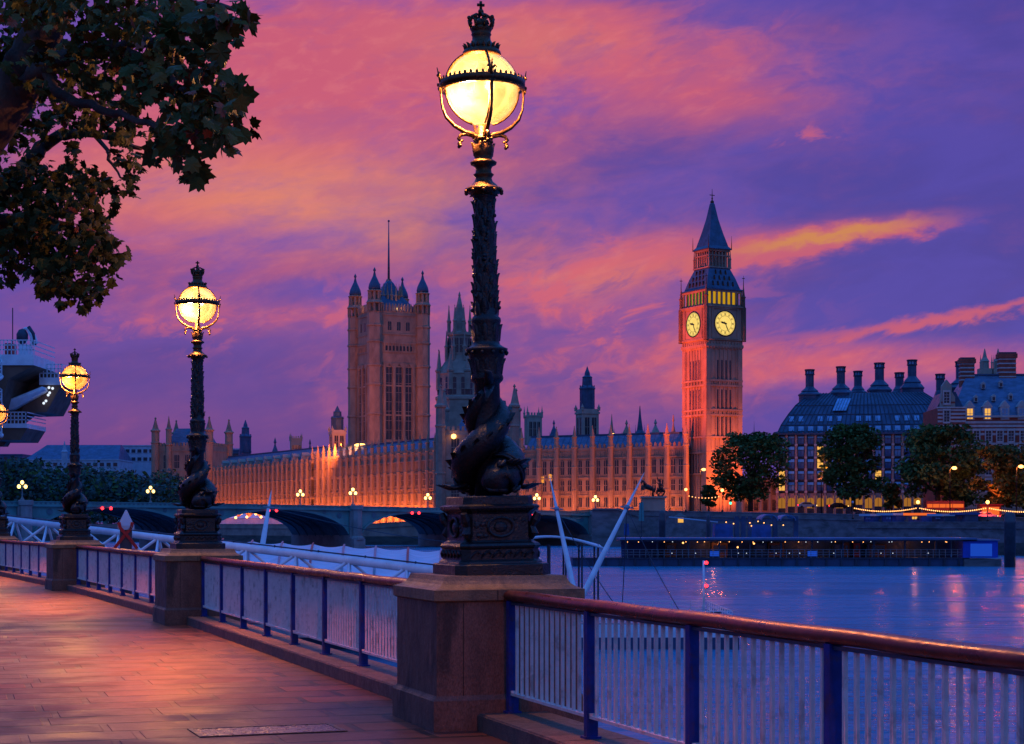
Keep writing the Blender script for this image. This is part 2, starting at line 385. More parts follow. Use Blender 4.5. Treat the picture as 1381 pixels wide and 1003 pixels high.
# river wall below the walk
g = MB().use('wet_wall')
for (a, b_) in zip(LINE, LINE[1:]):
    n = nrm(a, b_)*.75
    g.poly([(a.x+n.x, a.y+n.y, -7), (a.x+n.x, a.y+n.y, PAVE-.004), (b_.x+n.x, b_.y+n.y, PAVE-.004), (b_.x+n.x, b_.y+n.y, -7)])
    g.poly([(a.x+n.x, a.y+n.y, PAVE-.004), (a.x-n.x, a.y-n.y, PAVE-.004), (b_.x-n.x, b_.y-n.y, PAVE-.004), (b_.x+n.x, b_.y+n.y, PAVE-.004)])
tag(g.build('river_wall'), 'dark stone river wall dropping from the lamp lined walk to the water', 'river wall')

# ================================================================== RAILINGS
def pedestal(i, label):
    c = PED[i]; a = PED[max(i-1, 0)]; b = PED[min(i+1, len(PED)-1)]
    d = (b-a).normalized(); rz = math.atan2(d.y, d.x)-math.pi/2
    o = thing('stone_pedestal', label, 'pedestal', (c.x, c.y, PAVE), rz, 'granite pedestals of the riverside railing')
    if i > 1 and KIDS.get('ped'):
        for ch in KIDS['ped'].children: q = ch.copy(); COL.objects.link(q); q.parent = o
        return o
    s = MB().use('granite')
    s.lathe([(.69, 0), (.69, .26), (.665, .285), (.655, .30), (.655, 1.10)], 4)
    for k in (-1, 1):      # the joint of the cladding on each end face
        s.use('iron'); s.box(-.42, -.412, k*.6545-.004, k*.6545+.004, .30, 1.09); s.box(.21, .218, k*.6545-.004, k*.6545+.004, .30, 1.09)
    s.build('shaft', o)
    s = MB().use('cap_granite'); s.lathe([(.66, 1.10), (.685, 1.115), (.685, 1.205), (.665, 1.21), (.625, 1.225), (.59, 1.25), (.57, 1.28), (.555, 1.32), (.3, 1.322)], 4)
    s.use('iron'); s.box(-.12, -.112, -.688, .688, 1.112, 1.20)
    s.build('cap', o); KIDS['ped'] = o
    return o
PEDLAB = ['granite pedestal at the near end of the railing, beyond the picture edge', 'granite pedestal with flared cap, largest, carrying the biggest lamp',
          'granite pedestal under the lamp that stands before the turreted pavilion', 'granite pedestal between two railings, carrying the lamp beside the ribboned post',
          'granite pedestal under the lamp at the foot of the white spiral stair tower']
for i in range(5): pedestal(i, PEDLAB[i])

RAILLAB = ['blue posted railing with wide spaced bars before open water', 'blue posted railing between the biggest lamp and the lamp before the turreted pavilion',
           'blue posted railing in front of the ribboned white topped post', 'short looking far railing next to the spiral stair tower']
for i in range(4):
    a, b = PED[i], PED[i+1]; d = (b-a); Ln = d.length; d.normalize(); rz = math.atan2(d.y, d.x)
    # kerb carrying the railing
    k = MB().use('kerb_stone'); q = .70
    x = q
    while x < Ln-q-.01:
        x2 = min(x+1.9, Ln-q)
        k.box(x+.004, x2-.004, -.33, .30, PAVE-.02, .055); k.box(x+.012, x2-.012, -.32, .29, .055, .068, 1, .98); x = x2
    kb = k.build('kerb', None, (a.x, a.y, 0), rz)
    tag(kb, 'stone kerb under the '+RAILLAB[i], 'kerb', 'stone kerbs under the railing')
    r = thing('railing', RAILLAB[i], 'railing', (a.x, a.y, 0), rz, 'railings along the riverside walk')
    h = MB().use('rail_paint', True)
    # handrail, an elongated oval with slightly uneven wear
    pts = []; n = 60
    for j in range(n+1):
        X = .66+(Ln-1.32)*j/n; pts.append((X, .003*math.sin(j*1.7), 1.072+.003*math.sin(j*.9)))
    h.tube(pts, [.058]*(n+1), 12, True, .86)
    h.use('dark_steel'); h.box(.66, Ln-.66, -.025, .025, 1.0, 1.02)
    h.build('handrail', r)
    s0 = Ln-.75 if i == 0 else Ln-.76
    m_ = []
    x = s0
    while x > .6: m_.append(x); x -= 1.9
    if m_[-1] > 1.5: m_.append(.76)
    for X in m_:
        p_ = MB().use('blue_paint'); p_.box(X-.034, X+.034, -.045, .045, .06, 1.03); p_.box(X-.055, X+.055, -.065, .065, .068, .085); p_.build('post', r)
    for X1, X0 in zip(m_, m_[1:]):
        w_ = X1-X0
        f = MB().use('bar_paint'); f.box(X0+.034, X1-.034, -.028, .028, .222, .245)
        nb = max(2, round(w_/.124)); 
        for j in range(1, nb):
            X = X0+w_*j/nb+random.uniform(-.004, .004); f.box(X-.0125, X+.0125, -.012, .012, .245, 1.0)
        for X in (X0+.05, X1-.05): f.box(X-.012, X+.012, -.03, .03, .245, .262)
        f.build('bar_panel', r)

# cover set into the paving
c = thing('access_cover', 'rectangular stone access cover with dark rim in the wet paving', 'cover', (-2.10, 15.25, PAVE), R(20))
s = MB().use('iron_cover'); s.box(-.585, .585, -.265, .265, 0, .006); s.build('plate', c)
s = MB().use('iron')
for (x0, x1, y0, y1) in ((-.63, .63, -.31, -.268), (-.63, .63, .268, .31), (-.63, -.588, -.268, .268), (.588, .63, -.268, .268)): s.box(x0, x1, y0, y1, 0, .010)
s.build('rim', c)

# ================================================================== DOLPHIN LAMPS
def leaf(mb, ang, r, z, w, h, out, tilt=1.0):
    """acanthus leaf clinging to a column and curling outwards at the tip"""
    ca, sa = math.cos(ang), math.sin(ang); rows = []
    for k, (f, o_, ww) in enumerate(((0, 0, .7), (.35, .25, 1.0), (.7, .55, .8), (.92, 1.0, .45), (1.02, 1.25, .08))):
        R_ = r+out*o_; zz = z+h*f
        e = [(-w/2*ww, -.012), (0, .008), (w/2*ww, -.012)]
        rows.append([mb.vert(((R_+dr)*ca-dx*sa, (R_+dr)*sa+dx*ca, zz)) for dx, dr in e])
    for A, B in zip(rows, rows[1:]):
        for i in range(2): mb.face((A[i], A[i+1], B[i+1], B[i]))
    t_ = [mb.vert(((r-.015)*ca, (r-.015)*sa, z+h*.5))]
    for A, B in zip(rows[:-1], rows[1:-1]): mb.face((A[0], B[0], t_[0])); mb.face((A[2], t_[0], B[2]))

def dolphin_mesh(th0):
    d = MB().use('iron', True)
    N = 46; C = []; RR = []; prm = []
    for i in range(N+1):
        s_ = i/N
        th = th0+R(-30)+2*math.pi*1.02*max(0, s_-.08)
        Rr = .30-.10*min(1, s_/.16) if s_ < .16 else .20-.115*((s_-.16)/.84)**1.1
        zz = 1.985+.10*min(1, s_/.10)+(0 if s_ < .10 else .80*((s_-.10)/.90)**1.0)
        if s_ < .16: rad = .05+.105*math.sin(min(1, (s_+.012)/.13)*math.pi/2)
        else: rad = .155-.115*((s_-.16)/.84)**1.35
        C.append(Vector((Rr*math.cos(th), Rr*math.sin(th), zz))); RR.append(rad)
    n = 14; rings = []
    frames = []
    for i, p in enumerate(C):
        dd = (C[min(i+1, N)]-C[max(i-1, 0)]).normalized()
        o_ = Vector((p.x, p.y, 0)).normalized(); o_ = (o_-dd*o_.dot(dd)).normalized(); b = dd.cross(o_)
        frames.append((dd, o_, b)); ring = []
        for j in range(n):
            a = 2*math.pi*j/n; rr = RR[i]*(1+.16*max(0, math.cos(a))**6+.03*math.sin(i*2.1)*(1 if j % 2 else -1))
            ring.append(d.vert(p+o_*(rr*math.cos(a)*.92)+b*(rr*math.sin(a)*1.08)))
        rings.append(ring)
    for A, B in zip(rings, rings[1:]):
        for j in range(n): q = (j+1) % n; d.face((A[j], A[q], B[q], B[j]))
    d.face(rings[0][::-1]); d.face(rings[-1])
    # dorsal fin: a row of spines following the back
    for i in range(9, N-3, 3):
        dd, o_, b = frames[i]; p = C[i]; r = RR[i]
        a0 = p+o_*r*.95-dd*.05; a1 = p+o_*r*.95+dd*.05; tip = p+o_*(r*1.12+.035)+dd*.055
        for k in (-1, 1): d.poly([a0+b*.016*k, a1+b*.016*k, tip][::k])
    # gill ridge, brows, eyes, lips
    for i, w in ((8, 1.13), (9, 1.10)):
        dd, o_, b = frames[i]; p = C[i]; r = RR[i]*w
        d.tube([p+o_*(r*math.cos(a)*.92)+b*(r*math.sin(a)*1.08) for a in [R(x) for x in range(-110, 111, 20)]], .016, 6)
    for sg in (-1, 1):
        i = 5; dd, o_, b = frames[i]; p = C[i]; r = RR[i]
        e = p+o_*r*.60+b*sg*r*.86
        d.ball(e, .034, 10, 6); d.tube([e-dd*.06+o_*.03, e+o_*.05, e+dd*.06+o_*.02], [.012, .024, .010], 6)
        i = 1; dd, o_, b = frames[i]; p = C[i]; r = RR[i]
        d.tube([p-dd*.03+o_*r*.2, p-dd*.02+b*sg*r*.8, p+dd*.06+b*sg*r*1.2-o_*.02], [.022, .024, .016], 7)
        # pectoral fin, a fan of rays spreading over the corner of the base
        i = 10; dd, o_, b = frames[i]; p = C[i]; r = RR[i]
        root = p+b*sg*r*.85-Vector((0, 0, r*.3))
        root2 = Vector((root.x, root.y, 0)).normalized()
        for k in range(5):
            f = (k-2)*.24; ca, sa = math.cos(f), math.sin(f)
            u = Vector((root2.x*ca-root2.y*sa, root2.x*sa+root2.y*ca, 0))
            L_ = .27-.02*abs(k-2)
            q0 = root; q1 = root+u*L_*.55+Vector((0, 0, -.02)); q2 = root+u*L_+Vector((0, 0, .012))
            q1.z = max(q1.z, 1.965); q2.z = max(q2.z, 1.975)
            d.tube([q0, q1, q2], [.06, .046, .008], 7, True, .5)
    # tail fin: two flukes flaring from the column
    dd, o_, b = frames[-1]; p = C[-1]
    for sg in (-1, 1):
        d.tube([p-dd*.02, p+dd*.06+o_*.07+Vector((0, 0, .03*sg)), p+dd*.05+o_*.15+Vector((0, 0, .09*sg)), p+dd*.00+o_*.19+Vector((0, 0, .15*sg))], [.034, .05, .035, .006], 8, True, .45)
    return d

def make_lamp(glass):
    o = thing('dolphin_lamp', 'x', 'street lamp')
    # --- cast base
    b = MB().use('iron')
    def oct_(prof):      # square with clipped corners
        rs = []
        for hw, z in prof:
            c = hw*.80; rs.append([b.vert((x, y, z)) for x, y in ((hw, -c), (hw, c), (c, hw), (-c, hw), (-hw, c), (-hw, -c), (-c, -hw), (c, -hw))])
        for A, B in zip(rs, rs[1:]):
            for i in range(8): j = (i+1) % 8; b.face((A[i], A[j], B[j], B[i]))
        b.face(rs[0][::-1]); b.face(rs[-1])
    oct_([(.435, 1.24), (.435, 1.332), (.428, 1.34), (.40, 1.345)])
    oct_([(.39, 1.345), (.385, 1.36), (.372, 1.37), (.362, 1.38), (.36, 1.47), (.372, 1.485), (.378, 1.50), (.366, 1.52), (.336, 1.535), (.322, 1.55), (.318, 1.78), (.328, 1.795), (.35, 1.81), (.372, 1.83), (.374, 1.85), (.35, 1.862), (.325, 1.868), (.322, 1.93), (.315, 1.94)])
    # relief: wave scroll on the foot band, wreathed panel and corner volutes on the die
    for s4 in range(4):
        b.T = Matrix.Rotation(s4*math.pi/2, 4, 'Z')
        for k in range(6):
            x = -.25+.10*k
            b.tube([(x-.045, -.362, 1.395), (x-.02, -.372, 1.43), (x+.02, -.372, 1.455), (x+.045, -.370, 1.43), (x+.028, -.368, 1.41)], [.008, .013, .014, .011, .008], 5)
        b.lathe([(.001, 0)], 4) if False else None
        pts = [(.12*math.cos(a), -.322-.008, 1.665+.085*math.sin(a)) for a in [2*math.pi*q/16 for q in range(17)]]
        b.tube(pts, .014, 6)
        b.ball((0, -.32, 1.665), .055, 10, 6, (1.2, .45, .9))
        for k in range(14):
            x = random.choice((-1, 1))*random.uniform(.13, .24); z = random.uniform(1.58, 1.75)
            b.ball((x, -.318, z), random.uniform(.014, .03), 6, 4, (1.2, .6, 1))
        for z0, z1 in ((1.56, 1.78),):
            b.tube([(-.29, -.29, z0), (-.315, -.315, z0+.05), (-.30, -.30, z0+.11), (-.325, -.325, z1-.05), (-.345, -.345, z1+.01)], [.02, .042, .03, .045, .03], 8)
        for k in range(13): x = -.24+.04*k; b.ball((x, -.352, 1.822), .013, 6, 4)
    b.T = None
    b.build('base', o)
    # --- the two sea fish
    dolphin_mesh(R(-62)).build('dolphin', o); dolphin_mesh(R(118)).build('dolphin', o)
    # --- column
    c = MB().use('iron', True)
    c.lathe([(.13, 1.93), (.12, 2.6), (.115, 2.95), (.145, 2.98), (.150, 3.0), (.138, 3.04), (.15, 3.10), (.155, 3.17), (.162, 3.19), (.172, 3.225), (.19, 3.245), (.193, 3.262), (.16, 3.275), (.125, 3.30), (.118, 3.33), (.122, 3.36), (.126, 3.46), (.13, 3.49), (.136, 3.51), (.133, 3.535), (.108, 3.56), (.112, 3.70), (.104, 4.1), (.094, 4.4), (.086, 4.58), (.10, 4.62), (.11, 4.635)], 20)
    for k in range(10): leaf(c, 2*math.pi*k/10, .138, 3.03, .085, .14, .03)
    for k in range(12): a = 2*math.pi*k/12; c.ball((.186*math.cos(a), .186*math.sin(a), 3.222), .018, 6, 4)
    for k in range(8): leaf(c, 2*math.pi*(k+.5)/8, .118, 3.33, .09, .15, .02)
    rnd = random.Random(3)
    z = 3.56; row = 0
    while z < 4.56:
        rr = .112-.026*(z-3.56)/1.0; k_ = 7
        for k in range(k_):
            a = 2*math.pi*(k+(.5 if row % 2 else 0))/k_+rnd.uniform(-.2, .2)
            leaf(c, a, rr-.002, z+rnd.uniform(-.02, .02), rnd.uniform(.07, .1), rnd.uniform(.10, .15), rnd.uniform(.008, .026))
        if row % 2 == 0:
            for k in range(5): a = rnd.uniform(0, 6.28); c.ball(((rr+.008)*math.cos(a), (rr+.008)*math.sin(a), z+rnd.uniform(0, .08)), .02, 6, 4)
        z += .082; row += 1
    c.build('column', o)
    # --- capital under the globe, catching the light
    c = MB().use('gilded_iron', True)
    c.lathe([(.11, 4.635), (.125, 4.65), (.16, 4.665), (.172, 4.685), (.168, 4.70), (.135, 4.715), (.115, 4.735), (.085, 4.76), (.072, 4.79), (.08, 4.81), (.095, 4.825), (.074, 4.84), (.07, 4.875), (.082, 4.90), (.115, 4.915), (.122, 4.935), (.10, 4.95), (.075, 4.965), (.088, 5.0), (.098, 5.04), (.088, 5.085), (.066, 5.11), (.075, 5.13), (.09, 5.145), (.07, 5.16), (.052, 5.18), (.05, 5.24), (.03, 5.27)], 18)
    for k in range(10): a = 2*math.pi*k/10; c.ball((.166*math.cos(a), .166*math.sin(a), 4.668), .02, 6, 4)
    for k in range(6): leaf(c, 2*math.pi*k/6, .085, 4.99, .085, .12, .02); leaf(c, 2*math.pi*(k+.5)/6, .07, 5.09, .06, .08, .028)
    for k in range(8): leaf(c, 2*math.pi*(k+.5)/8, .088, 4.72, .07, -.09, .03)
    c.build('capital', o)
    # --- globe
    g = MB().use(glass, True); g.ball((0, 0, 0), .328, 40, 24)
    g.build('globe', o, (0, 0, 5.60))
    # --- cage: gallery ring with crenellated edge, upper straps, lower arms, scrolls
    q = MB().use('gilded_iron', True); NN = 48
    for (r0, r1, z0, z1) in ((.338, .405, 5.585, 5.60), (.385, .412, 5.60, 5.655), (.332, .352, 5.60, 5.645)):
        rs = [q.ring(0, 0, z_, r_, NN, 0) for r_, z_ in ((r0, z0), (r1, z0), (r1, z1), (r0, z1), (r0, z0))]
        for A, B in zip(rs, rs[1:]):
            for i in range(NN): j = (i+1) % NN; q.face((A[i], A[j], B[j], B[i]))
    for k in range(44):
        a = 2*math.pi*k/44; q.ball((.398*math.cos(a), .398*math.sin(a), 5.665), .014, 5, 4, (1, 1, 1.5))
    for k in range(4):
        a = math.pi/2*k+R(-5)-R(90); u = Vector((math.cos(a), math.sin(a), 0)); w = Vector((-u.y, u.x, 0)); Z = Vector((0, 0, 1))
        q.tube([u*(.338*math.cos(b_))+Z*(5.60+.338*math.sin(b_)) for b_ in [R(x) for x in range(6, 66, 8)]], .013, 6, True)
        q.tube([u*(r_)+Z*z_ for r_, z_ in ((.40, 5.61), (.402, 5.52), (.385, 5.42), (.335, 5.33), (.26, 5.255), (.17, 5.205), (.09, 5.185), (.055, 5.15))], [.016, .015, .015, .016, .018, .02, .022, .02], 8)
        q.tube([u*(.338*math.cos(b_))+Z*(5.60-.338*math.sin(b_)) for b_ in [R(x) for x in range(4, 84, 10)]], .010, 6, True)
        # scroll
        q.tube([u*r_+Z*z_ for r_, z_ in ((.09, 5.17), (.15, 5.185), (.205, 5.175), (.225, 5.14), (.205, 5.115), (.185, 5.13))], [.018, .018, .017, .016, .014, .012], 7)
        for f, rr in ((0, .022), (1, .016), (-1, .016)): q.ball(u*.215+w*.03*f+Z*(5.095-.02*abs(f)), rr, 6, 4)
        # lily finial on the ring
        q.tube([u*.405+Z*5.64, u*.425+Z*5.70, u*.45+Z*5.77], [.018, .015, .005], 6)
        for f in (-1, 1): q.tube([u*.415+Z*5.68, u*.425+w*.035*f+Z*5.715, u*.43+w*.05*f+Z*5.695], [.01, .012, .006], 5)
        for f in (-1, 0, 1): q.ball(u*(.425)+w*.022*f+Z*(5.585-.012*(1-abs(f))), .015, 6, 4)
        q.ball(u*.448+Z*5.70, .012, 6, 4); q.ball(u*.44+Z*5.615, .018, 6, 4)
    for k in range(len(q.v)):
        p_ = q.v[k]; rr = math.hypot(p_.x, p_.y)
        if rr > .345 and p_.z > 5.3: f = (.345+(rr-.345)*.62)/rr; q.v[k] = Vector((p_.x*f, p_.y*f, p_.z))
    q.build('cage', o)
    # --- crown
    k_ = MB().use('gilded_iron', True)
    k_.lathe([(.168, 5.885), (.175, 5.90), (.17, 5.925), (.15, 5.945), (.13, 5.96), (.12, 5.985), (.095, 6.01), (.084, 6.03), (.082, 6.065), (.092, 6.08), (.086, 6.09), (.09, 6.11), (.098, 6.125), (.098, 6.145), (.08, 6.15)], 24)
    for k in range(18): leaf(k_, 2*math.pi*k/18, .148, 5.94, .045, .05, .015)
    for k in range(8):
        a = 2*math.pi*k/8; u = Vector((math.cos(a), math.sin(a), 0)); w = Vector((-u.y, u.x, 0)); Z = Vector((0, 0, 1))
        k_.tube([u*.094+Z*6.14, u*.108+Z*6.17, u*.11+Z*6.205], [.016, .014, .018], 6); k_.ball(u*.112+Z*6.225, .02, 6, 4)
        k_.ball(u*.108+w*.018+Z*6.205, .012, 5, 4); k_.ball(u*.108-w*.018+Z*6.205, .012, 5, 4)
        if k % 2 == 0: k_.tube([u*.10+Z*6.19, u*.085+Z*6.24, u*.045+Z*6.262, Z*6.255], [.012, .014, .013, .01], 6)
    k_.ball((0, 0, 6.175), .06, 10, 6, (1, 1, .9))
    cr = k_.build('crown', o)
    f = MB().use('gilded_iron', True); f.ball((0, 0, 6.285), .028, 8, 6); f.box(-.011, .011, -.008, .008, 6.30, 6.38); f.box(-.034, .034, -.008, .008, 6.335, 6.358); f.build('finial', cr)
    return o
LAMPC = (1.0, .40, .10); LAMPC2 = (1.0, .165, .022)
LAMPLAB = ['ornate fish entwined lamp with lit globe at the railing end beyond the picture edge',
           'biggest ornate black lamp with entwined fish, crown and lit yellow globe',
           'ornate black globe lamp with entwined fish standing before the turreted palace pavilion',
           'small amber globe lamp with entwined fish, between the white stair tower and ribboned post',
           'amber globe lamp half cut off beside the white spiral stair']
LAMPW = [1500, 1000, 1000, 1000, 1000]
protoA = make_lamp('opal_glass'); protoB = make_lamp('amber_glass')
for i in range(5):
    src = protoA if i < 3 else protoB
    o = src if i in (1, 3) else copy_tree(src)
    c = PED[i]; a = PED[max(i-1, 0)]; b = PED[min(i+1, len(PED)-1)]; d = (b-a).normalized()
    o.location = (c.x, c.y, 0); o.rotation_euler = (0, 0, math.atan2(d.y, d.x)-math.pi/2)
    if i == 1:      # this one leans a touch
        o.rotation_euler = (0, R(-1.0), o.rotation_euler.z); o.location.x += .055
    tag(o, LAMPLAB[i], 'street lamp', 'ornate lamps on the riverside railing')
    dn = Vector((d.x, d.y, 0)).normalized(); inn = Vector((-dn.y, dn.x, 0)); gc = Vector((c.x-(.06 if i == 1 else 0), c.y, 5.6))
    light('POINT', 'lamp_light', gc+Vector((-.10, -.15, -.08)), 2700, LAMPC, shadow_soft_size=.05)
    for sg in (-1, 1):       # spots added outside the globe to brighten the walk in pools
        q = light('SPOT', 'added_walk_spot', gc+inn*.46+Vector((0, 0, -.12)), (3200 if i == 0 else 2100 if i == 1 else 3000), LAMPC2, shadow_soft_size=.25, spot_size=R(60 if i else 84), spot_blend=1.0)
        aim(q, gc+dn*(5.2*sg)+inn*2.4-Vector((0, 0, 5.7)))
mat('leaf_olive', (.10, .082, .018), .6, 0, .5, 1.5, spec=.12)
mat('leaf_rust', (.26, .06, .02), .55, 0, .4, 1.5, spec=.3)
# ================================================================== PLANE TREE OVER THE WALK
LEAFP = [(0, 0), (.14, .05), (.36, .04), (.33, .20), (.54, .36), (.38, .46), (.38, .68), (.20, .66), (.0, 1.0), (-.20, .66), (-.38, .68), (-.38, .46), (-.54, .36), (-.33, .20), (-.36, .04), (-.14, .05)]
def put_leaf(mb, c, size, rnd, droop=.6):
    d = Vector((rnd.gauss(0, 1), rnd.gauss(0, 1), rnd.gauss(-droop, .7))).normalized()
    n = Vector((rnd.gauss(0, .8), rnd.gauss(-.6, .8), rnd.gauss(.5, .8))); n = (n-d*n.dot(d))
    if n.length < .05: n = d.orthogonal()
    n.normalize(); s = d.cross(n); k = rnd.uniform(.15, .75)
    ctr = mb.vert(c+d*size*.38-n*size*.03)
    idx = [mb.vert(c+d*(y*size)+s*(x*size)-n*(size*k*(x*x*1.6+max(0, y-.4)**2))) for x, y in LEAFP]
    for i in range(len(idx)): mb.face((ctr, idx[i], idx[(i+1) % len(idx)]))
tree = thing('plane_tree', 'overhanging plane tree with lobed dark leaves and a few rusty ones', 'tree', (gx(-150, 16.5), 16.5, PAVE))
tb = tree.location.copy()
rnd = random.Random(11)
br_ = MB().use('bark', True)
def limb(pts, r0, r1, n=9):
    P_ = [at(*p)-tb for p in pts]
    # smooth subdivision
    Q = []
    for i in range(len(P_)-1):
        a, b = P_[i], P_[i+1]; pm = P_[i-1] if i else a; pn = P_[i+2] if i+2 < len(P_) else b
        for k in range(5):
            u = k/5; Q.append(.5*((2*a)+(b-pm)*u+(2*pm-5*a+4*b-pn)*u*u+(3*a-pm-3*b+pn)*u**3)+Vector((rnd.gauss(0, .012), rnd.gauss(0, .012), rnd.gauss(0, .012))))
    Q.append(P_[-1]); k = len(Q)-1
    br_.tube(Q, [r0+(r1-r0)*(i/k)**.8 for i in range(k+1)], n)
limb([(-150, 965, 16.5), (-165, 700, 16.5), (-150, 420, 16.4), (-100, 290, 16.2)], .36, .27, 14)
limb([(-105, 300, 16.2), (-40, 205, 16), (20, 120, 15.8), (55, 50, 15.6), (90, -40, 15.4), (140, -160, 15)], .26, .14, 14)
limb([(25, 130, 15.8), (60, 92, 15.4), (110, 70, 15), (165, 62, 14.5), (225, 50, 13.8), (300, 30, 13)], .12, .02)
limb([(165, 62, 14.5), (210, 90, 13.8), (260, 130, 13), (300, 160, 12.6)], .05, .012)
limb([(-100, 290, 16.2), (-60, 290, 17), (20, 240, 17.5), (50, 205, 17.6), (80, 185, 17.6), (130, 180, 17.4), (190, 200, 17)], .15, .02)
limb([(-60, 300, 17), (10, 300, 17.6), (70, 300, 17.8), (120, 320, 17.6), (150, 340, 17.4)], .11, .015)
limb([(70, 300, 17.8), (85, 350, 17.6), (100, 395, 17.4)], .05, .012)
limb([(60, 92, 15.4), (90, 130, 15.2), (150, 150, 14.6), (210, 170, 13.6), (245, 215, 13)], .06, .012)
limb([(55, 50, 15.6), (40, 0, 15.8), (20, -80, 16)], .10, .05)
limb([(90, -40, 15.4), (150, -20, 14.6), (240, 0, 13.4), (330, 15, 12.6)], .07, .012)
limb([(130, 180, 17.4), (150, 215, 17), (165, 240, 16.8)], .03, .008, 6)
br_.build('trunk', tree)
cl = MB().use('leaf_dark'); 
BL = [(120, 10, 120, 32, 330, 24, 14.5), (290, 12, 50, 20, 60, 34, 12.6), (300, 40, 22, 26, 22, 36, 12.5), (230, 40, 60, 42, 150, 30, 13.3), (165, 45, 60, 40, 190, 24, 14.6),
      (70, 90, 60, 40, 150, 20, 15.6), (15, 60, 45, 60, 170, 22, 16.4), (110, 85, 55, 30, 120, 24, 15), (230, 95, 55, 34, 140, 30, 13.4), (280, 120, 36, 30, 70, 32, 12.9),
      (300, 155, 30, 32, 62, 32, 12.6), (255, 155, 40, 34, 90, 32, 12.9), (305, 185, 22, 16, 22, 32, 12.6), (285, 60, 26, 30, 26, 30, 12.9),
      (250, 205, 20, 24, 26, 34, 12.9), (262, 232, 16, 16, 15, 34, 12.9), (222, 205, 16, 18, 16, 32, 13.1), (238, 185, 24, 18, 24, 32, 13),
      (180, 110, 44, 32, 130, 24, 14.4), (130, 130, 60, 34, 170, 18, 16), (60, 140, 50, 30, 160, 17, 17), (150, 165, 44, 22, 100, 18, 16.4), (185, 170, 26, 18, 40, 22, 15),
      (25, 190, 34, 50, 150, 17, 17.4), (70, 165, 40, 18, 70, 17, 17), (165, 200, 16, 22, 44, 18, 16.8), (185, 222, 12, 18, 30, 17, 16.8), (172, 252, 18, 14, 30, 17, 16.8),
      (95, 205, 12, 14, 24, 17, 17), (60, 250, 62, 34, 330, 17, 17.6), (20, 275, 40, 50, 260, 18, 17.8), (105, 245, 40, 26, 130, 17, 17.2), (135, 265, 26, 30, 90, 17, 17.2),
      (80, 310, 66, 44, 420, 19, 17.4), (125, 325, 36, 26, 140, 19, 17.2), (150, 340, 22, 14, 44, 20, 17.2), (30, 335, 42, 36, 200, 19, 17.8), (95, 365, 46, 26, 190, 20, 17.2),
      (145, 370, 14, 10, 12, 20, 17.2), (105, 395, 34, 16, 84, 20, 17.2), (70, 380, 22, 22, 60, 20, 17.4), (120, 408, 14, 9, 14, 20, 17.2), (5, 372, 14, 16, 20, 20, 17.8),
      (325, 125, 14, 12, 9, 30, 12.6), (335, 168, 12, 8, 5, 30, 12.6), (325, 20, 20, 14, 12, 36, 12.5)]
for (cx, cy, rx, ry, nn, sz_, Y) in BL:
    for k in range(int(nn*.84)):
        a = rnd.uniform(0, 6.283); q = math.sqrt(rnd.random())
        mt = rnd.random(); low_ = cy > 195 and cx > 215
        cl.use('leaf_rust' if mt < (.10 if cx > 190 else .015) else 'leaf_olive' if mt < .58 else 'leaf_dark')
        put_leaf(cl, at(cx+rx*q*math.cos(a), cy+ry*q*math.sin(a), Y+rnd.gauss(0, .5))-tb, sz_/F*Y*rnd.uniform(.45, 1.0), rnd)
# leaves above and left of the frame keep the crown whole
for k in range(900):
    px, py = rnd.uniform(-420, 240), rnd.uniform(-420, 330)
    if px > -10 and py > -15: continue
    put_leaf(cl, at(px, py, rnd.uniform(14, 19))-tb, rnd.uniform(.14, .22), rnd)
cl.build('crown', tree)

# ================================================================== RIVER PIER (in the water beside the walk)
# tubular truss gangway
A0, A1 = at(-60, 692, 92), at(640, 776, 60)
d = (A1-A0); Ln = d.length; dx = Vector((d.x, d.y, 0)).normalized(); pn = Vector((dx.y, -dx.x, 0)); pn = -pn if pn.y < 0 else pn
g = thing('truss_gangway', 'long white tubular truss gangway sloping behind the railing', 'gangway', A0)
wid = 2.6; dep = 1.55
def tp_(s_, side, lo): return d*(s_/Ln)+(pn*(wid*(side-.5)) if lo else Vector((0, 0, 0)))-Vector((0, 0, dep if lo else 0))
c = MB().use('white_paint', True); c.tube([tp_(0, 0, 0), tp_(Ln, 0, 0)], .155, 12); c.use('dark_steel', True); c.tube([tp_(0, 0, 0)+Vector((0, 0, .20))+pn*.05, tp_(Ln, 0, 0)+Vector((0, 0, .20))+pn*.05], .03, 6)
for k in range(int(Ln/3.0)): c.ball(tp_(k*3.0, 0, 0)+Vector((0, 0, .21)), .05, 6, 4)
c.build('top_chord', g)
for side in (0, 1):
    c = MB().use('white_paint', True); c.tube([tp_(0, side, 1), tp_(Ln, side, 1)], .12, 10); c.build('bottom_chord', g)
    wb = MB().use('white_paint', True); k = 0; st = 1.75
    while (k+1)*st < Ln:
        a, b = tp_(k*st, side, k % 2 == 1), tp_((k+1)*st, side, k % 2 == 0)
        wb.bar(a, b, .065, 8); k += 1
    wb.build('web', g)
dk = MB().use('grey_steel'); q0, q1, q2, q3 = tp_(0, 0, 1), tp_(Ln, 0, 1), tp_(Ln, 1, 1), tp_(0, 1, 1)
up = Vector((0, 0, .12)); dk.poly([q0+up, q1+up, q2+up, q3+up]); dk.poly([q3, q2, q1, q0]); dk.poly([q0, q1, q1+up, q0+up]); dk.poly([q2, q3, q3+up, q2+up]); dk.build('deck', g)

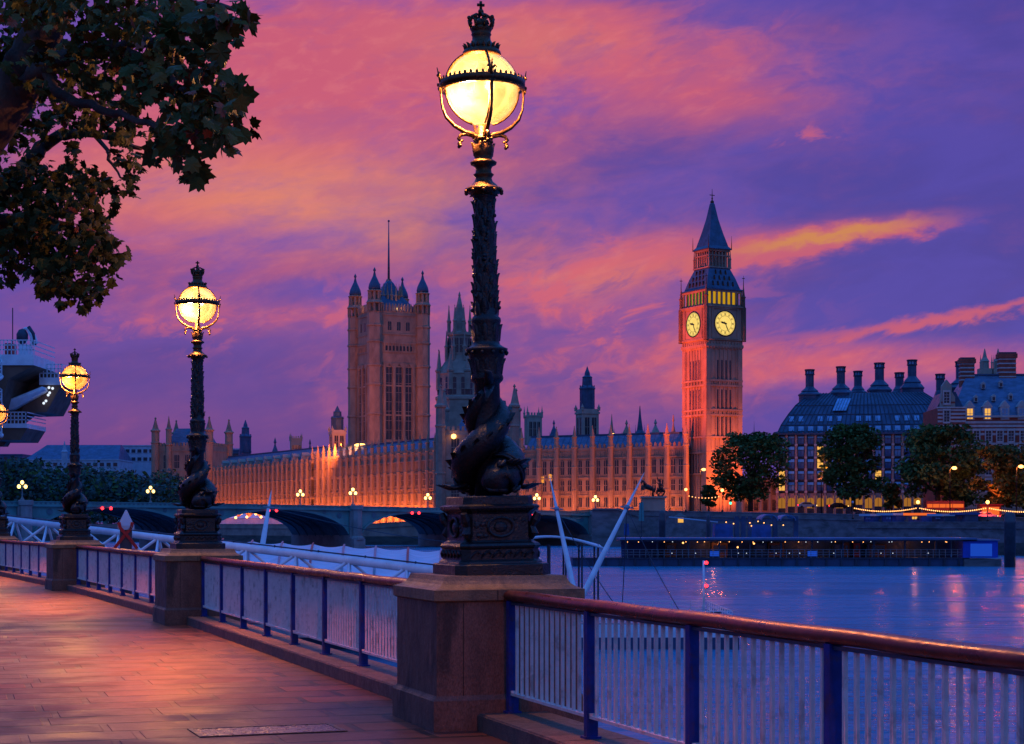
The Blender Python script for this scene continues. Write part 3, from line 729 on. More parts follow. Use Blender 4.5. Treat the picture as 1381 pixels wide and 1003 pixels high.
# floating pontoon
PT = thing('floating_pontoon', 'white railed floating pontoon with dark fenders seen through the wide spaced bars', 'pontoon', (0, 87, WATER))
p_ = MB().use('pontoon_dark'); p_.box(-34, 10.6, -4, 7, -.6, .55); p_.build('fender', PT)
p_ = MB().use('white_paint'); p_.box(-33.9, 10.5, -3.95, 6.95, .55, 1.15); p_.use('grey_steel'); p_.box(-33.8, 10.4, -3.8, 6.8, 1.15, 1.2); p_.build('hull', PT)
r_ = MB().use('white_paint')
for (y,) in ((-3.8,), (6.8,)):
    for k in range(0, 44): r_.box(-33.6+k, -33.56+k, y-.02, y+.02, 1.2, 1.75)
    for z_ in (1.35, 1.55, 1.75): r_.box(-33.7, 10.3, y-.02, y+.02, z_, z_+.04)
for k in range(12): r_.box(10.28, 10.32, -3.8+k*.95, -3.76+k*.95, 1.2, 1.75)
for z_ in (1.35, 1.55, 1.75): r_.box(10.28, 10.32, -3.8, 6.8, z_, z_+.04)
r_.build('guard_rail', PT)
for x_ in (8.2, 9.6): p_ = MB().use('dark_steel', True); p_.lathe([(.16, 1.2), (.16, 1.6), (.24, 1.66), (.24, 1.74)], 12, x_, -3.2); p_.build('bollard', PT)

# fabric canopy over the pontoon: scalloped bays on arched ribs
cn = thing('pier_canopy', 'white scalloped fabric canopy roof behind the truss gangway', 'canopy', (0, 84, WATER))
nb = 9
N0, N1, F0_, F1_ = at(250, 770, 80), at(640, 781, 75), at(262, 726, 104), at(640, 744, 96)
def cpt(u, v): return N0.lerp(N1, u).lerp(F0_.lerp(F1_, u), v)+Vector((0, 0, .35*math.sin(math.pi*v)))-cn.location
for k in range(nb):
    s_ = MB().use('white_canopy', True); NX, NY = 10, 10; G = []
    for iy in range(NY+1):
        row = []
        for ix in range(NX+1):
            u, v = ix/NX, iy/NY; sg = math.sin(math.pi*u)
            p = cpt((k+u)/nb, v)-Vector((0, 0, .22*sg*(1-.4*v)))
            if iy == 0: p += Vector((0, .9*sg, .05*sg))
            row.append(s_.vert(p))
        G.append(row)
    for iy in range(NY):
        for ix in range(NX): s_.face((G[iy][ix], G[iy][ix+1], G[iy+1][ix+1], G[iy+1][ix]))
    s_.build('fabric_bay', cn)
for k in range(nb+1):
    s_ = MB().use('red_paint' if k % 3 == 1 else 'grey_steel', True)
    s_.tube([cpt(k/nb, v/8)+Vector((0, 0, .05)) for v in range(9)], .055, 6)
    s_.tube([cpt(k/nb, .03), Vector((cpt(k/nb, .03).x, cpt(k/nb, .03).y, 1.2))], .05, 6); s_.tube([cpt(k/nb, .6), Vector((cpt(k/nb, .6).x, cpt(k/nb, .6).y, .3))], .05, 6)
    s_.build('rib', cn)
# curved glazed roof end further right
cr = thing('curved_roof', 'low white curved shelter roof between the biggest lamp and the leaning masts', 'shelter', (0, 96, WATER))
s_ = MB().use('white_canopy', True); xs0, xs1 = gx(690, 96), gx(812, 96); G = []
for iy in range(4):
    row = []
    for ix in range(17):
        u = ix/16; row.append(s_.vert((xs0+(xs1-xs0)*u, -2+iy*1.6, 4.55+.62*math.sin(math.pi*(.15+.85*u))*(1-.06*iy)+.05*iy)))
    G.append(row)
for A, B in zip(G, G[1:]):
    for i in range(16): s_.face((A[i], A[i+1], B[i+1], B[i]))
s_.tube([(xs0+(xs1-xs0)*i/16, -2.05, 4.55+.62*math.sin(math.pi*(.15+.85*i/16))) for i in range(17)], .07, 6)
s_.build('roof', cr)
s_ = MB().use('dark_steel'); 
for k in range(6): x_ = xs0+.3+k*(xs1-xs0-.6)/5; s_.box(x_-.05, x_+.05, -1.8, -1.7, 1.2, 4.75); s_.box(x_-.05, x_+.05, 2.6, 2.7, 1.2, 4.7)
s_.build('post', cr)

def mast(name, label, pts, r, cables):
    """tapered raking mast; pts (px, py, Y): top then foot"""
    a, b = at(*pts[0]), at(*pts[1]); o = thing(name, label, 'mast', b, 0, 'white raking masts of the pier'); dd = a-b
    s_ = MB().use('white_paint', True); s_.tube([dd*q for q in (0, .15, .4, .7, .78, .92, 1.0)], [r*.8, r, r*.97, r*.66, r*.55, r*.26, r*.06], 14); s_.build('spar', o)
    s_ = MB().use('grey_steel', True); u = dd*.765
    s_.tube([u-dd*.012, u+dd*.012], r*.86, 12); s_.tube([u+Vector((-.32, 0, .05)), u+Vector((.32, 0, -.02))], .045, 6); s_.build('collar', o)
    for c in cables:
        s_ = MB().use('dark_steel', True); e = at(*c)-b; q = [u.lerp(e, i/8)-Vector((0, 0, .25*math.sin(math.pi*i/8))) for i in range(9)]; s_.tube(q, .022, 5); s_.build('stay_cable', o)
mast('leaning_mast', 'white raking mast leaning left, just right of the biggest lamp', [(741, 641, 87), (783, 838, 85)], .135, [(778, 800, 86), (846, 838, 85)])
mast('leaning_mast', 'white raking mast leaning right, crossing the palace front', [(869, 637, 87), (766, 842, 85)], .145, [(925, 838, 85), (838, 838, 88)])
mast('leaning_mast', 'slim white raking mast before the bridge arch between the two lamps', [(366, 661, 98), (350, 760, 97)], .15, [(640, 735, 98)])
# light pole with two red lamps on the pontoon end
o = thing('signal_pole', 'slim white pole with two red lights rising over the handrail', 'signal pole', (gx(949, 86), 86, WATER+1.2))
s_ = MB().use('white_paint', True); s_.tube([(0, 0, 0), (0, 0, 2.88)], .055, 8); s_.tube([(0, 0, .62), (0, 0, .70)], .09, 8); s_.box(-.02, .10, -.02, .02, 2.70, 2.74); s_.box(-.02, .10, -.02, .02, 1.58, 1.62); s_.build('pole', o)
for z_ in (2.75, 1.63):
    s_ = MB().use('nav_red', True); s_.ball((.13, -.04, z_+.03), .085, 10, 6); s_.use('dark_steel'); s_.lathe([(.09, z_-.10), (.10, z_-.05)], 8, .13, -.04); s_.build('red_lamp', o)

# pier post with pyramid cap and crossed red ribbon
b0 = at(170, 748, 52); o = thing('ribbon_post', 'dark post with white pyramid cap and crossed red ribbon', 'post', (b0.x, b0.y, -1.0), R(10))
s_ = MB().use('dark_steel'); s_.box(-.17, .17, -.17, .17, 0, 2.55); s_.build('shaft', o)
s_ = MB().use('far_white'); s_.lathe([(.23, 2.5), (.23, 2.62), (.02, 3.08)], 4); s_.build('cap', o)
s_ = MB().use('red_ribbon')
def band(pts, w, th=.03):
    for (a, b) in zip(pts, pts[1:]):
        a, b = Vector(a), Vector(b); dd = (b-a).normalized(); n_ = Vector((-dd.z, 0, dd.x))*w
        q = [a-n_, b-n_, b+n_, a+n_]; y_ = Vector((0, -th, 0)); s_.poly([p+y_ for p in q]); s_.poly(q[::-1])
        for i in range(4): s_.poly([q[i], q[(i+1) % 4], q[(i+1) % 4]+y_, q[i]+y_])
band([(-.33, -.19, 1.95), (-.02, -.20, 2.36), (.16, -.20, 2.56), (.19, -.20, 2.72)], .045); band([(.33, -.225, 1.95), (.02, -.235, 2.36), (-.16, -.235, 2.56), (-.19, -.235, 2.72)], .045)
s_.build('ribbon', o)

# ================================================================== STAIR TOWER AT THE LEFT EDGE
Yt = 110; k = Yt/F
T = thing('stair_tower', 'white steel boarding tower with spiral stair, cantilevered railed platforms and brown undersides', 'tower', (gx(-40, Yt), Yt, WATER))
def tx(px): return (px+40)*k
def tz(py): return EH+(CY-py)*k-WATER
s_ = MB().use('white_paint'); s_.box(tx(-60), tx(-30), -1.5, 1.5, -.5, tz(470)); s_.use('pontoon_dark'); s_.box(tx(-120), tx(10), -4, 4, -1, 1.0); s_.build('leg', T)
def platform(px0, px1, deckT, deckB, slant, y0, y1, railtop, nm):
    q = MB().use('white_paint'); q.box(tx(px0), tx(px1), y0, y1, tz(deckB), tz(deckT)); q.build('platform', T)
    q = MB().use('white_paint')
    for px in range(int(px0), int(px1)+1, 5): q.box(tx(px), tx(px)+.05, y0, y0+.05, tz(deckT), tz(railtop))
    for f in (1, .66, .33):
        z_ = tz(deckT)+(tz(railtop)-tz(deckT))*f; q.box(tx(px0), tx(px1), y0, y0+.05, z_-.03, z_+.03); q.box(tx(px1)-.05, tx(px1), y0, y1, z_-.03, z_+.03)
    q.build('guard_rail', T)
    if slant:
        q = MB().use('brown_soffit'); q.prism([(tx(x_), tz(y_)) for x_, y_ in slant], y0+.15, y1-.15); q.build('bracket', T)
platform(-40, 60, 483, 497, [(-40, 545), (15, 552), (26, 515), (60, 497), (-40, 497)], -2.5, 2.5, 464, 'a')
platform(50, 80, 508, 518, [(24, 556), (59, 555), (79, 518), (50, 518), (30, 540)], .5, 5.0, 490, 'b')
platform(-10, 42, 572, 578, [(-8, 594), (32, 594), (42, 578), (-10, 578)], -1.0, 3.5, 557, 'c')
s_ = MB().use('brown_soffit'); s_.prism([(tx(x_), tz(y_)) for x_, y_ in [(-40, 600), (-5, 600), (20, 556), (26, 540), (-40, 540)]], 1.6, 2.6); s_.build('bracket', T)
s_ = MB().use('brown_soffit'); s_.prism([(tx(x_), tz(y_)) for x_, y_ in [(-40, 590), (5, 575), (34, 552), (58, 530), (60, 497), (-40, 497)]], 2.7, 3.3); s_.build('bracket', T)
s_ = MB().use('white_paint', True)       # tapering box girder
s_.prism([(tx(x_), tz(y_)) for x_, y_ in [(-40, 530), (15, 540), (60, 522), (62, 527), (18, 552), (-40, 560)]], -.6, .6); s_.build('girder', T)
s_ = MB().use('white_paint')             # spiral stair
cx_, cz0, cz1 = tx(6), tz(592), tz(480); nst = 44
for i in range(nst):
    a = i*R(24); z_ = cz0+(cz1-cz0)*i/nst; ca, sa = math.cos(a), math.sin(a); ca2, sa2 = math.cos(a+R(26)), math.sin(a+R(26)); r = .85
    s_.poly([(cx_+.08*ca, -3.6+.08*sa, z_), (cx_+r*ca, -3.6+r*sa, z_), (cx_+r*ca2, -3.6+r*sa2, z_), (cx_+.08*ca2, -3.6+.08*sa2, z_)])
    s_.poly([(cx_+.08*ca, -3.6+.08*sa, z_-.06), (cx_+.08*ca2, -3.6+.08*sa2, z_-.06), (cx_+r*ca2, -3.6+r*sa2, z_-.06), (cx_+r*ca, -3.6+r*sa, z_-.06)])
    s_.box(cx_+r*ca-.02, cx_+r*ca+.02, -3.6+r*sa-.02, -3.6+r*sa+.02, z_, z_+.95)
for dz in (.0, .5, .95):
    s_.smooth = True; s_.tube([(cx_+0.85*math.cos(i*R(24)), -3.6+0.85*math.sin(i*R(24)), cz0+(cz1-cz0)*i/nst+dz) for i in range(nst+1)], .11 if dz == 0 else .03, 5, True, 1)
s_.tube([(cx_, -3.6, cz0-.4), (cx_, -3.6, cz1+1.2)], .12, 8); s_.build('spiral_stair', T)
s_ = MB().use('red_paint'); s_.box(tx(16), tx(26), -1.5, -.6, tz(483), tz(466)); s_.build('locker', T)
s_ = MB().use('white_paint'); s_.box(tx(36), tx(49), -1.8, -.6, tz(483), tz(468), .8); s_.build('cabinet', T)
s_ = MB().use('white_paint'); s_.tube([(tx(53), -1, tz(466)), (tx(50), -1, tz(455)), (tx(44), -1, tz(445)), (tx(38), -1, tz(446))], [.22, .2, .16, .1], 6); s_.use('dark_steel', True)
s_.ball((tx(36), -1, tz(456)), .42, 8, 5, (.9, .8, 1.2)); s_.tube([(tx(53), -1.1, tz(468)), (tx(51), -1.1, tz(452)), (tx(45), -1.1, tz(443))], .12, 6); s_.build('crane', T)
s_ = MB().use('dark_steel'); s_.tube([(tx(17), 0, tz(483)), (tx(17), 0, tz(415))], .035, 5); s_.build('aerial', T)
for (px, py) in ((64, 520), (69, 521), (65, 527), (63, 530), (60, 538), (57, 541), (31, 581)):
    s_ = MB().use('white_spot', True); s_.ball((tx(px), .35, tz(py+2)), .085, 8, 5); s_.build('soffit_lamp', T)
# ================================================================== FAR GROUND
far_g = MB().use('ground')
def gl(x): return 1.0+3.2*max(0, min(1, (x+20)/40))-.026*max(0, min(110, x-20))        # the far bank falls gently to the right
W0, W1 = Vector((gx(800, 462), 462)), Vector((gx(1440, 318), 318))
wd = (W1-W0).normalized()
pts = [(-900, 700), (-190, 620), (-40, 478), (W0.x, W0.y), (W1.x, W1.y), (W1.x+300, W1.y-190)]
NS = 5
for a, b in zip(pts, pts[1:]):
    for k in range(NS):
        p0 = Vector(a).lerp(Vector(b), k/NS); p1 = Vector(a).lerp(Vector(b), (k+1)/NS)
        far_g.poly([(p0.x, p0.y, gl(p0.x)), (p1.x, p1.y, gl(p1.x)), (p1.x*1.0+600*(1 if p1.x > 100 else 0), 1500, gl(p1.x)), (p0.x+600*(1 if p0.x > 100 else 0), 1500, gl(p0.x))])
struct(far_g.build('far_bank_ground'))
hz = MB().use('ground'); hz.poly([(-6000, 1480, 4.19), (6000, 1480, 1.3), (6000, 12000, 1.3), (-6000, 12000, 4.19)]); struct(hz.build('distant_land'))
struct_w = MB().use('wall_stone')
def wall_run(mb, a, b, za, zb, th, ws='wall_stone'):
    dd = (b-a); Lw = dd.length; n = max(2, int(Lw/8)); dd.normalize(); nn = Vector((dd.y, -dd.x))
    if nn.y > 0: nn = -nn
    for k in range(n):
        p0, p1 = a+dd*(Lw*k/n), a+dd*(Lw*(k+1)/n); z0, z1 = za+(zb-za)*k/n, za+(zb-za)*(k+1)/n
        def slab(lo0, lo1, hi0, hi1, out, m_, back):
            mb.use(m_); q = nn*out; w = -nn*back
            v = [(p0.x+q.x, p0.y+q.y, lo0), (p1.x+q.x, p1.y+q.y, lo1), (p1.x+q.x, p1.y+q.y, hi1), (p0.x+q.x, p0.y+q.y, hi0)]
            u = [(p0.x+w.x, p0.y+w.y, hi0), (p1.x+w.x, p1.y+w.y, hi1), (p1.x+w.x, p1.y+w.y, lo1), (p0.x+w.x, p0.y+w.y, lo0)]
            mb.poly(v); mb.poly([v[3], v[2], u[1], u[0]]); mb.poly([v[1], v[0], u[3], u[2]]); mb.poly(u)
        slab(-7, -7, -1.9, -1.9, .25, 'wet_wall', .2)
        slab(-1.9, -1.9, z0-1.1, z1-1.1, .12, ws, .2)
        slab(z0-1.1, z1-1.1, z0-.8, z1-.8, .4, ws, .3)
        slab(z0-.8, z1-.8, z0, z1, .05, ws, .5)
        slab(z0, z1, z0+.2, z1+.2, .18, ws, .6)
ew = MB(); wall_run(ew, W0, W1, 5.0, 2.4, .6); wall_run(ew, W1, Vector((W1.x+300, W1.y-190)), 2.4, 2.4, .6)
tag(ew.build('embankment_wall'), 'long stone embankment wall with moulded parapet below the dark trees', 'embankment wall')
tw = MB(); wall_run(tw, Vector((-190, 620)), Vector((-40, 478)), 1.2, 1.2, .6, 'terrace_stone'); wall_run(tw, Vector((-40, 478)), W0, 1.2, 5.0, .6, 'terrace_stone'); wall_run(tw, Vector((-900, 700)), Vector((-190, 620)), 1.4, 1.2, .6, 'terrace_stone')
tag(tw.build('terrace_wall'), 'stained river wall of the palace terrace seen through the bridge arches', 'river wall')

# ================================================================== BRIDGE
Bx, By = gx(800, 460), 460.0
bd = Vector((-.795, -.607))               # runs from the far end towards the near bank
rzb = math.atan2(-bd.y, -bd.x)            # local +x towards the far end
LB = 250.0; o0 = Vector((Bx, By))+bd*LB
BR = thing('arched_bridge', 'long green iron bridge with low arches on stone piers crossing the river', 'bridge', (o0.x, o0.y, WATER), rzb)
piers = [0, 35, 72.6, 113, 153, 191, 228]            # distances from the far end
def par(s): # parapet top above datum by distance from the far end
    return (4.6+1.6*math.sin(min(1, s/200)*math.pi*.62))-WATER
WB = 26.0
def lx(s): return LB-s
for (a, b) in zip(piers, piers[1:]):
    n = 28; pw = 1.6; A, B_ = a+pw, b-pw; sp = 2.4
    s_ = MB().use('bridge_green'); rim = MB().use('bridge_green')
    F0 = []; 
    for i in range(n+1):
        s = A+(B_-A)*i/n; u = (i/n)*2-1
        crown = par((a+b)/2)-1.25; z = sp+(crown-sp)*math.sqrt(max(0, 1-(abs(u)*.995)**2.0))
        F0.append((lx(s), z, par(s)-1.05))
    for (x1, z1, t1), (x2, z2, t2) in zip(F0, F0[1:]):
        s_.use('bridge_green'); s_.poly([(x2, 0, z2), (x1, 0, z1), (x1, 0, t1), (x2, 0, t2)])
        s_.poly([(x1, WB, z1), (x2, WB, z2), (x2, WB, t2), (x1, WB, t1)])
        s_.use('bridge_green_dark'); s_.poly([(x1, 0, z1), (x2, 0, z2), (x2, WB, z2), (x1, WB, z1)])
        rim.poly([(x2, -.25, z2-.02), (x1, -.25, z1-.02), (x1, -.25, z1+.55), (x2, -.25, z2+.55)]); rim.poly([(x1, -.25, z1-.02), (x2, -.25, z2-.02), (x2, 0, z2-.02), (x1, 0, z1-.02)]); rim.poly([(x2, -.25, z2+.55), (x1, -.25, z1+.55), (x1, 0, z1+.55), (x2, 0, z2+.55)])
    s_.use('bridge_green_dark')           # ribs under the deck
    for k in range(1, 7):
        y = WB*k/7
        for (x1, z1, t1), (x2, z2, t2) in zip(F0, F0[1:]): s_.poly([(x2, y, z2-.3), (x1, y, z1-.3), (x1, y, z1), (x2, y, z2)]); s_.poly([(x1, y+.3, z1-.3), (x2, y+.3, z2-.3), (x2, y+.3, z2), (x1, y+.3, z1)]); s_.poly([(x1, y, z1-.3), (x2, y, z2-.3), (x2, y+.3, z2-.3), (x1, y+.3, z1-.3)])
    # pierced spandrel shields
    for f in (.10, .2, .8, .9):
        q = F0[int(f*n)]; zc = (q[1]+q[2])/2+.3; r = min(.7, (q[2]-q[1])*.3)
        s_.T = Matrix.Translation((q[0], -.06, zc)) @ Matrix.Rotation(R(90), 4, 'X'); s_.lathe([(r, 0), (r, .05)], 10); s_.T = None
    sp_ = s_.build('arch', BR); rim.build('rim', sp_)
    s = (a+b)/2
    for dx_ in (-.75, .75):
        q = MB().use('nav_red', True); q.ball((lx(s+2)+dx_*1.3, -.6, par(s)-1.35), .34, 8, 6); q.use('dark_steel'); q.box(lx(s+2)+dx_*1.3-.15, lx(s+2)+dx_*1.3+.15, -.5, 0, par(s)-1.0, par(s)-.8); q.build('navigation_light', BR)
for s in piers:
    q = MB().use('bridge_stone'); x = lx(s); t_ = par(s)
    q.box(x-1.55, x+1.55, -.6, WB+.6, -5, t_-1.1); q.prism([(x-1.55, -5), (x+1.55, -5), (x+1.55, 2.2), (x-1.55, 2.2)], -2.2, -.6)
    q.lathe([(1.7, 2.0), (1.7, 2.5), (1.15, 2.9), (1.15, t_-1.0), (1.45, t_-.8), (1.45, t_+.15), (1.2, t_+.2)], 8, x, -.9)
    q.build('pier', BR)
q = MB().use('bridge_green'); n = 60
for k in range(n):
    s0, s1 = LB*k/n, LB*(k+1)/n; x0, x1, z0, z1 = lx(s1), lx(s0), par(s1), par(s0)
    for (y0, y1) in ((-.35, .15), (WB-.15, WB+.35)):
        for (lo, hi, ex) in ((1.1, .72, .25), (.72, .15, 0), (.15, 0, .14)):
            v = [(x0, y0-ex, z0-lo), (x1, y0-ex, z1-lo), (x1, y0-ex, z1-hi), (x0, y0-ex, z0-hi)]; u = [(x, y1+ex, z) for x, y, z in v]
            q.poly(v); q.poly(u[::-1]); q.poly([v[3], v[2], u[2], u[3]]); q.poly([v[1], v[0], u[0], u[1]])
    q.use('bridge_green_dark')
    for j in range(4): xx = x0+(x1-x0)*(j+.5)/4; q.box(xx-.25, xx+.25, -.37, -.352, z0-.6, z0-.28)
    q.use('bridge_green')
q.build('parapet', BR)
q = MB().use('asphalt')
for k in range(n):
    s0, s1 = LB*k/n, LB*(k+1)/n; q.poly([(lx(s1), .3, par(s1)-1.1), (lx(s0), .3, par(s0)-1.1), (lx(s0), WB-.3, par(s0)-1.1), (lx(s1), WB-.3, par(s1)-1.1)]); q.poly([(lx(s1), WB-.3, par(s1)-1.4), (lx(s0), WB-.3, par(s0)-1.4), (lx(s0), .3, par(s0)-1.4), (lx(s1), .3, par(s1)-1.4)])
q.build('road_deck', BR)
# triple globe lamps on the parapets
def bridge_lamp():
    o = thing('bridge_lamp', 'x', 'street lamp')
    s_ = MB().use('bridge_green_dark', True); s_.lathe([(.45, 0), (.42, .5), (.22, .7), (.16, 1.0), (.11, 2.0), (.09, 3.1), (.14, 3.2), (.05, 3.9)], 8)
    for k in range(3): a = R(90+120*k); s_.tube([(0, 0, 2.6), (.4*math.cos(a), .4*math.sin(a), 2.5), (.62*math.cos(a), .62*math.sin(a), 2.85)] if k else [(0, 0, 3.2), (0, 0, 3.6)], .05, 5)
    s_.build('standard', o)
    for p in ((-.72, 0, 3.1), (.72, 0, 3.1), (0, 0, 3.95)):
        g_ = MB().use('lamp_gold', True); g_.ball(p, .36, 10, 6, (1, 1, 1.15)); gg = g_.build('globe', o)
        c_ = MB().use('bridge_green_dark'); c_.lathe([(.24, p[2]+.36), (.14, p[2]+.5), (.02, p[2]+.72)], 8, p[0], p[1]); c_.build('cap', gg)
    return o
bl = bridge_lamp(); first = True
for (px, side, what) in ((30, 0, 'far left, beside the thin amber lamp'), (203, 1, 'left of the turreted pavilion'), (405, 1, 'before the middle of the floodlit river front'), (476, 0, 'on the pier between two lit arches'),
                   (577, 1, 'where the floodlit river front ends'), (724, 0, 'just right of the biggest lamp base'), (803, 0, 'at the end of the arches'), (888, 0, 'beside the chariot statue')):
    # solve for the distance along the parapet that projects to px
    c = Vector((Bx, By))+(Vector((-.607, .795))*(WB if side else 0)); kx = (px-CX)/F
    s = (kx*c.y-c.x)/(bd.x-kx*bd.y); pnt = c+bd*s
    o = bl if first else copy_tree(bl); first = False
    o.location = (pnt.x, pnt.y, par(max(0, s))+WATER+(-.1 if not side else -.1)); o.rotation_euler = (0, 0, rzb)
    tag(o, 'lit triple globe bridge lamp, '+what, 'street lamp', 'triple globe lamps on the bridge')

# ================================================================== PALACE
ST, SD = 'palace_stone', 'palace_stone_dark'
def win_mesh(w, h, tiers, mulls, glass='palace_glass'):
    """tall gothic window: glass with mullions, transoms and a pointed head, set back in a stone reveal (front face at y = 0)"""
    m = MB().use(glass); m.poly([(-w/2, -.02, 0), (w/2, -.02, 0), (w/2, -.02, h), (-w/2, -.02, h)])
    m.use(SD)
    for k in range(1, mulls): x = -w/2+w*k/mulls; m.box(x-.07, x+.07, -.14, -.03, 0, h)
    for k in range(1, tiers): z = h*k/tiers; m.box(-w/2, w/2, -.12, -.03, z-.09, z+.09)
    for k in range(mulls):
        x0, x1 = -w/2+w*k/mulls, -w/2+w*(k+1)/mulls; xm = (x0+x1)/2
        m.prism([(x0, h-.35), (xm, h-.02), (x0, h)], -.11, -.03); m.prism([(xm, h-.02), (x1, h-.35), (x1, h)], -.11, -.03)
    return m.data('window')
def pinnacle(mb, x, y, z, r, h, n=8, mt=ST):
    mb.use(mt); mb.lathe([(r, z), (r, z+h*.42), (r*1.3, z+h*.44), (r*1.3, z+h*.48), (r*.85, z+h*.5), (r*.5, z+h*.72), (r*.12, z+h*.95), (r*.3, z+h*.965), (r*.03, z+h)], n, x, y)
def wing(name, label, p0, p1, zb, H, nb, rows, depth, roofh, roofin=2.0, pin=5.0, dormers=False, extra=None, win_per_bay=1, but=.75, roofmat='slate_roof'):
    a, b = Vector(p0), Vector(p1); d_ = b-a; Lw = d_.length; rz = math.atan2(d_.y, d_.x)
    o = thing(name, label, 'palace', (a.x, a.y, zb), rz)
    bw = Lw/nb
    w = MB().use(ST); w.box(0, Lw, 0, depth, -2, H)
    for z in rows['courses']: w.box(-.1, Lw+.1, -.28, 0, z, z+.4)
    # panelled tracery between the windows
    for i in range(nb):
        for (zp0, zp1) in rows['panels']:
            for j in range(7): x = i*bw+but+(bw-2*but)*(j+.5)/7; w.box(x-.10, x+.10, -.16, 0, zp0, zp1)
    for i in range(nb):          # openwork parapet
        for j in range(4): x = i*bw+bw*(j+.5)/4; w.box(x-.42, x+.42, -.15, .25, H, H+1.15); w.prism([(x-.42, H+1.15), (x+.42, H+1.15), (x, H+1.75)], -.15, .25)
    w.box(0, Lw, -.2, .3, H-.35, H+.35)
    w.build('facade', o)
    for (z0, hh, ww, tiers, mulls) in rows['windows']:
        me = win_mesh(ww, hh, tiers, mulls)
        for i in range(nb):
            for j in range(win_per_bay):
                x = i*bw+bw*(j+1)/(win_per_bay+1) if win_per_bay == 1 else i*bw+bw*(.5+(j-.5)*.40)
                link('window', me, o, (x, 0, z0))
    bm_ = MB().use(ST); bm_.lathe([(but, -2), (but, H*.36), (but*1.12, H*.37), (but*1.12, H*.39), (but*.94, H*.40), (but*.94, H*.72), (but*1.1, H*.73), (but*.88, H*.75), (but*.88, H+.3), (but*1.12, H+.4), (but*1.12, H+.8), (but*.8, H+.9)], 8)
    pinnacle(bm_, 0, 0, H+.9, but*.8, pin); me = bm_.data('buttress')
    for i in range(nb+1): link('buttress', me, o, (i*bw, -.35, 0))
    r = MB().use(roofmat); y0, y1 = roofin, depth-roofin
    r.poly([(0, y0, H), (Lw, y0, H), (Lw-.5, y0+roofh*.7, H+roofh), (.5, y0+roofh*.7, H+roofh)]); r.poly([(Lw, y1, H), (0, y1, H), (.5, y1-roofh*.7, H+roofh), (Lw-.5, y1-roofh*.7, H+roofh)])
    r.poly([(.5, y0+roofh*.7, H+roofh), (Lw-.5, y0+roofh*.7, H+roofh), (Lw-.5, y1-roofh*.7, H+roofh), (.5, y1-roofh*.7, H+roofh)])
    r.poly([(0, y1, H), (0, y0, H), (.5, y0+roofh*.7, H+roofh), (.5, y1-roofh*.7, H+roofh)]); r.poly([(Lw, y0, H), (Lw, y1, H), (Lw-.5, y1-roofh*.7, H+roofh), (Lw-.5, y0+roofh*.7, H+roofh)])
    r.use('lead_roof')
    for i in range(nb*3): x = Lw*i/(nb*3); r.poly([(x, y0-.02, H+.05), (x+.14, y0-.02, H+.05), (x+.14, y0+roofh*.7-.02, H+roofh+.06), (x, y0+roofh*.7-.02, H+roofh+.06)])
    r.box(.4, Lw-.4, y0+roofh*.7-.15, y0+roofh*.7+.15, H+roofh, H+roofh+.5)
    rf = r.build('roof', o)
    if dormers:
        dm = MB().use('pale_stone'); dm.box(-.95, .95, -.8, 2.2, 0, 2.4); dm.prism([(-1.1, 2.4), (1.1, 2.4), (0, 3.7)], -.9, 2.2); dm.use('far_white'); dm.box(-.65, .65, -.84, -.8, .25, 2.2); me = dm.data('dormer')
        for i in range(1, nb, 2): link('dormer', me, rf, (i*bw+bw*.5, roofin+.2, H+1.3))
    return o, Lw, rz
RA, RB = Vector((gx(290, 790), 790)), Vector((gx(588, 583), 583)); RM = RA.lerp(RB, .52)
rowsR = dict(courses=(4.2, 9.6, 15.0, 19.0), panels=((10.0, 10.9), (15.5, 18.6), (4.6, 5.6)), windows=((5.9, 3.4, 3.0, 1, 4), (11.1, 3.7, 3.0, 2, 4)))
zR = 3.2
o1, L1, rz1 = wing('palace_wing', 'far half of the floodlit palace river front, with pale dormers on its roof', RA, RM, zR, 21.0, 22, rowsR, 16, 6.6, roofin=1.2, pin=2.2, dormers=True)
o2, L2, rz2 = wing('palace_wing', 'near half of the floodlit palace river front under the square tower', RM, RB, zR, 21.6, 19, rowsR, 16, 5.0, pin=5.4)
NA, NB = Vector((gx(704, 566), 566)), Vector((gx(926, 536), 536))
rowsN = dict(courses=(2.2, 6.0, 11.4, 17.6), panels=((6.4, 7.4), (11.9, 12.6), (18.0, 19.6)), windows=((2.7, 3.0, 1.15, 1, 2), (7.6, 3.4, 1.25, 2, 2), (12.8, 4.4, 1.25, 2, 2)))
o3, L3, rz3 = wing('palace_wing', 'red lit palace side front with paired narrow windows beside the clock tower', NA, NB, 4.0, 20.6, 9, rowsN, 16, 4.4, pin=6.5, win_per_bay=2, but=.85)
link_lit = MB().use('window_glow'); link_lit.poly([(-.6, -.06, 0), (.6, -.06, 0), (.6, -.06, 2.0), (-.6, -.06, 2.0)]); me = link_lit.data('lit_window')
for (px, py) in ((733, 651), (744, 648)):
    link('lit_window', me, o3, ((px-704)/222*L3, 0, gz(py, 562)-4.0))
def flood(o, L_, n, e, col, y=-4.5, z=-1.3, tilt=-34, w=1.0):
    M_ = Matrix.LocRotScale(o.location, o.rotation_euler, None)
    for k in range(n):
        q = light('AREA', 'facade_flood', M_ @ Vector((L_*(k+.5)/n, y, z)), e, col, shape='RECTANGLE', size=L_/n*.96, size_y=w)
        q.rotation_euler = (Matrix.Rotation(o.rotation_euler.z, 4, 'Z') @ Matrix.Rotation(R(180+tilt), 4, 'X')).to_euler()
        q.data.spread = R(160)
ORG = (1, .20, .016)
flood(o1, L1, 3, 7500, ORG); flood(o2, L2, 3, 9500, ORG); flood(o3, L3, 3, 1650, (1, .22, .03), -6, 1.0)

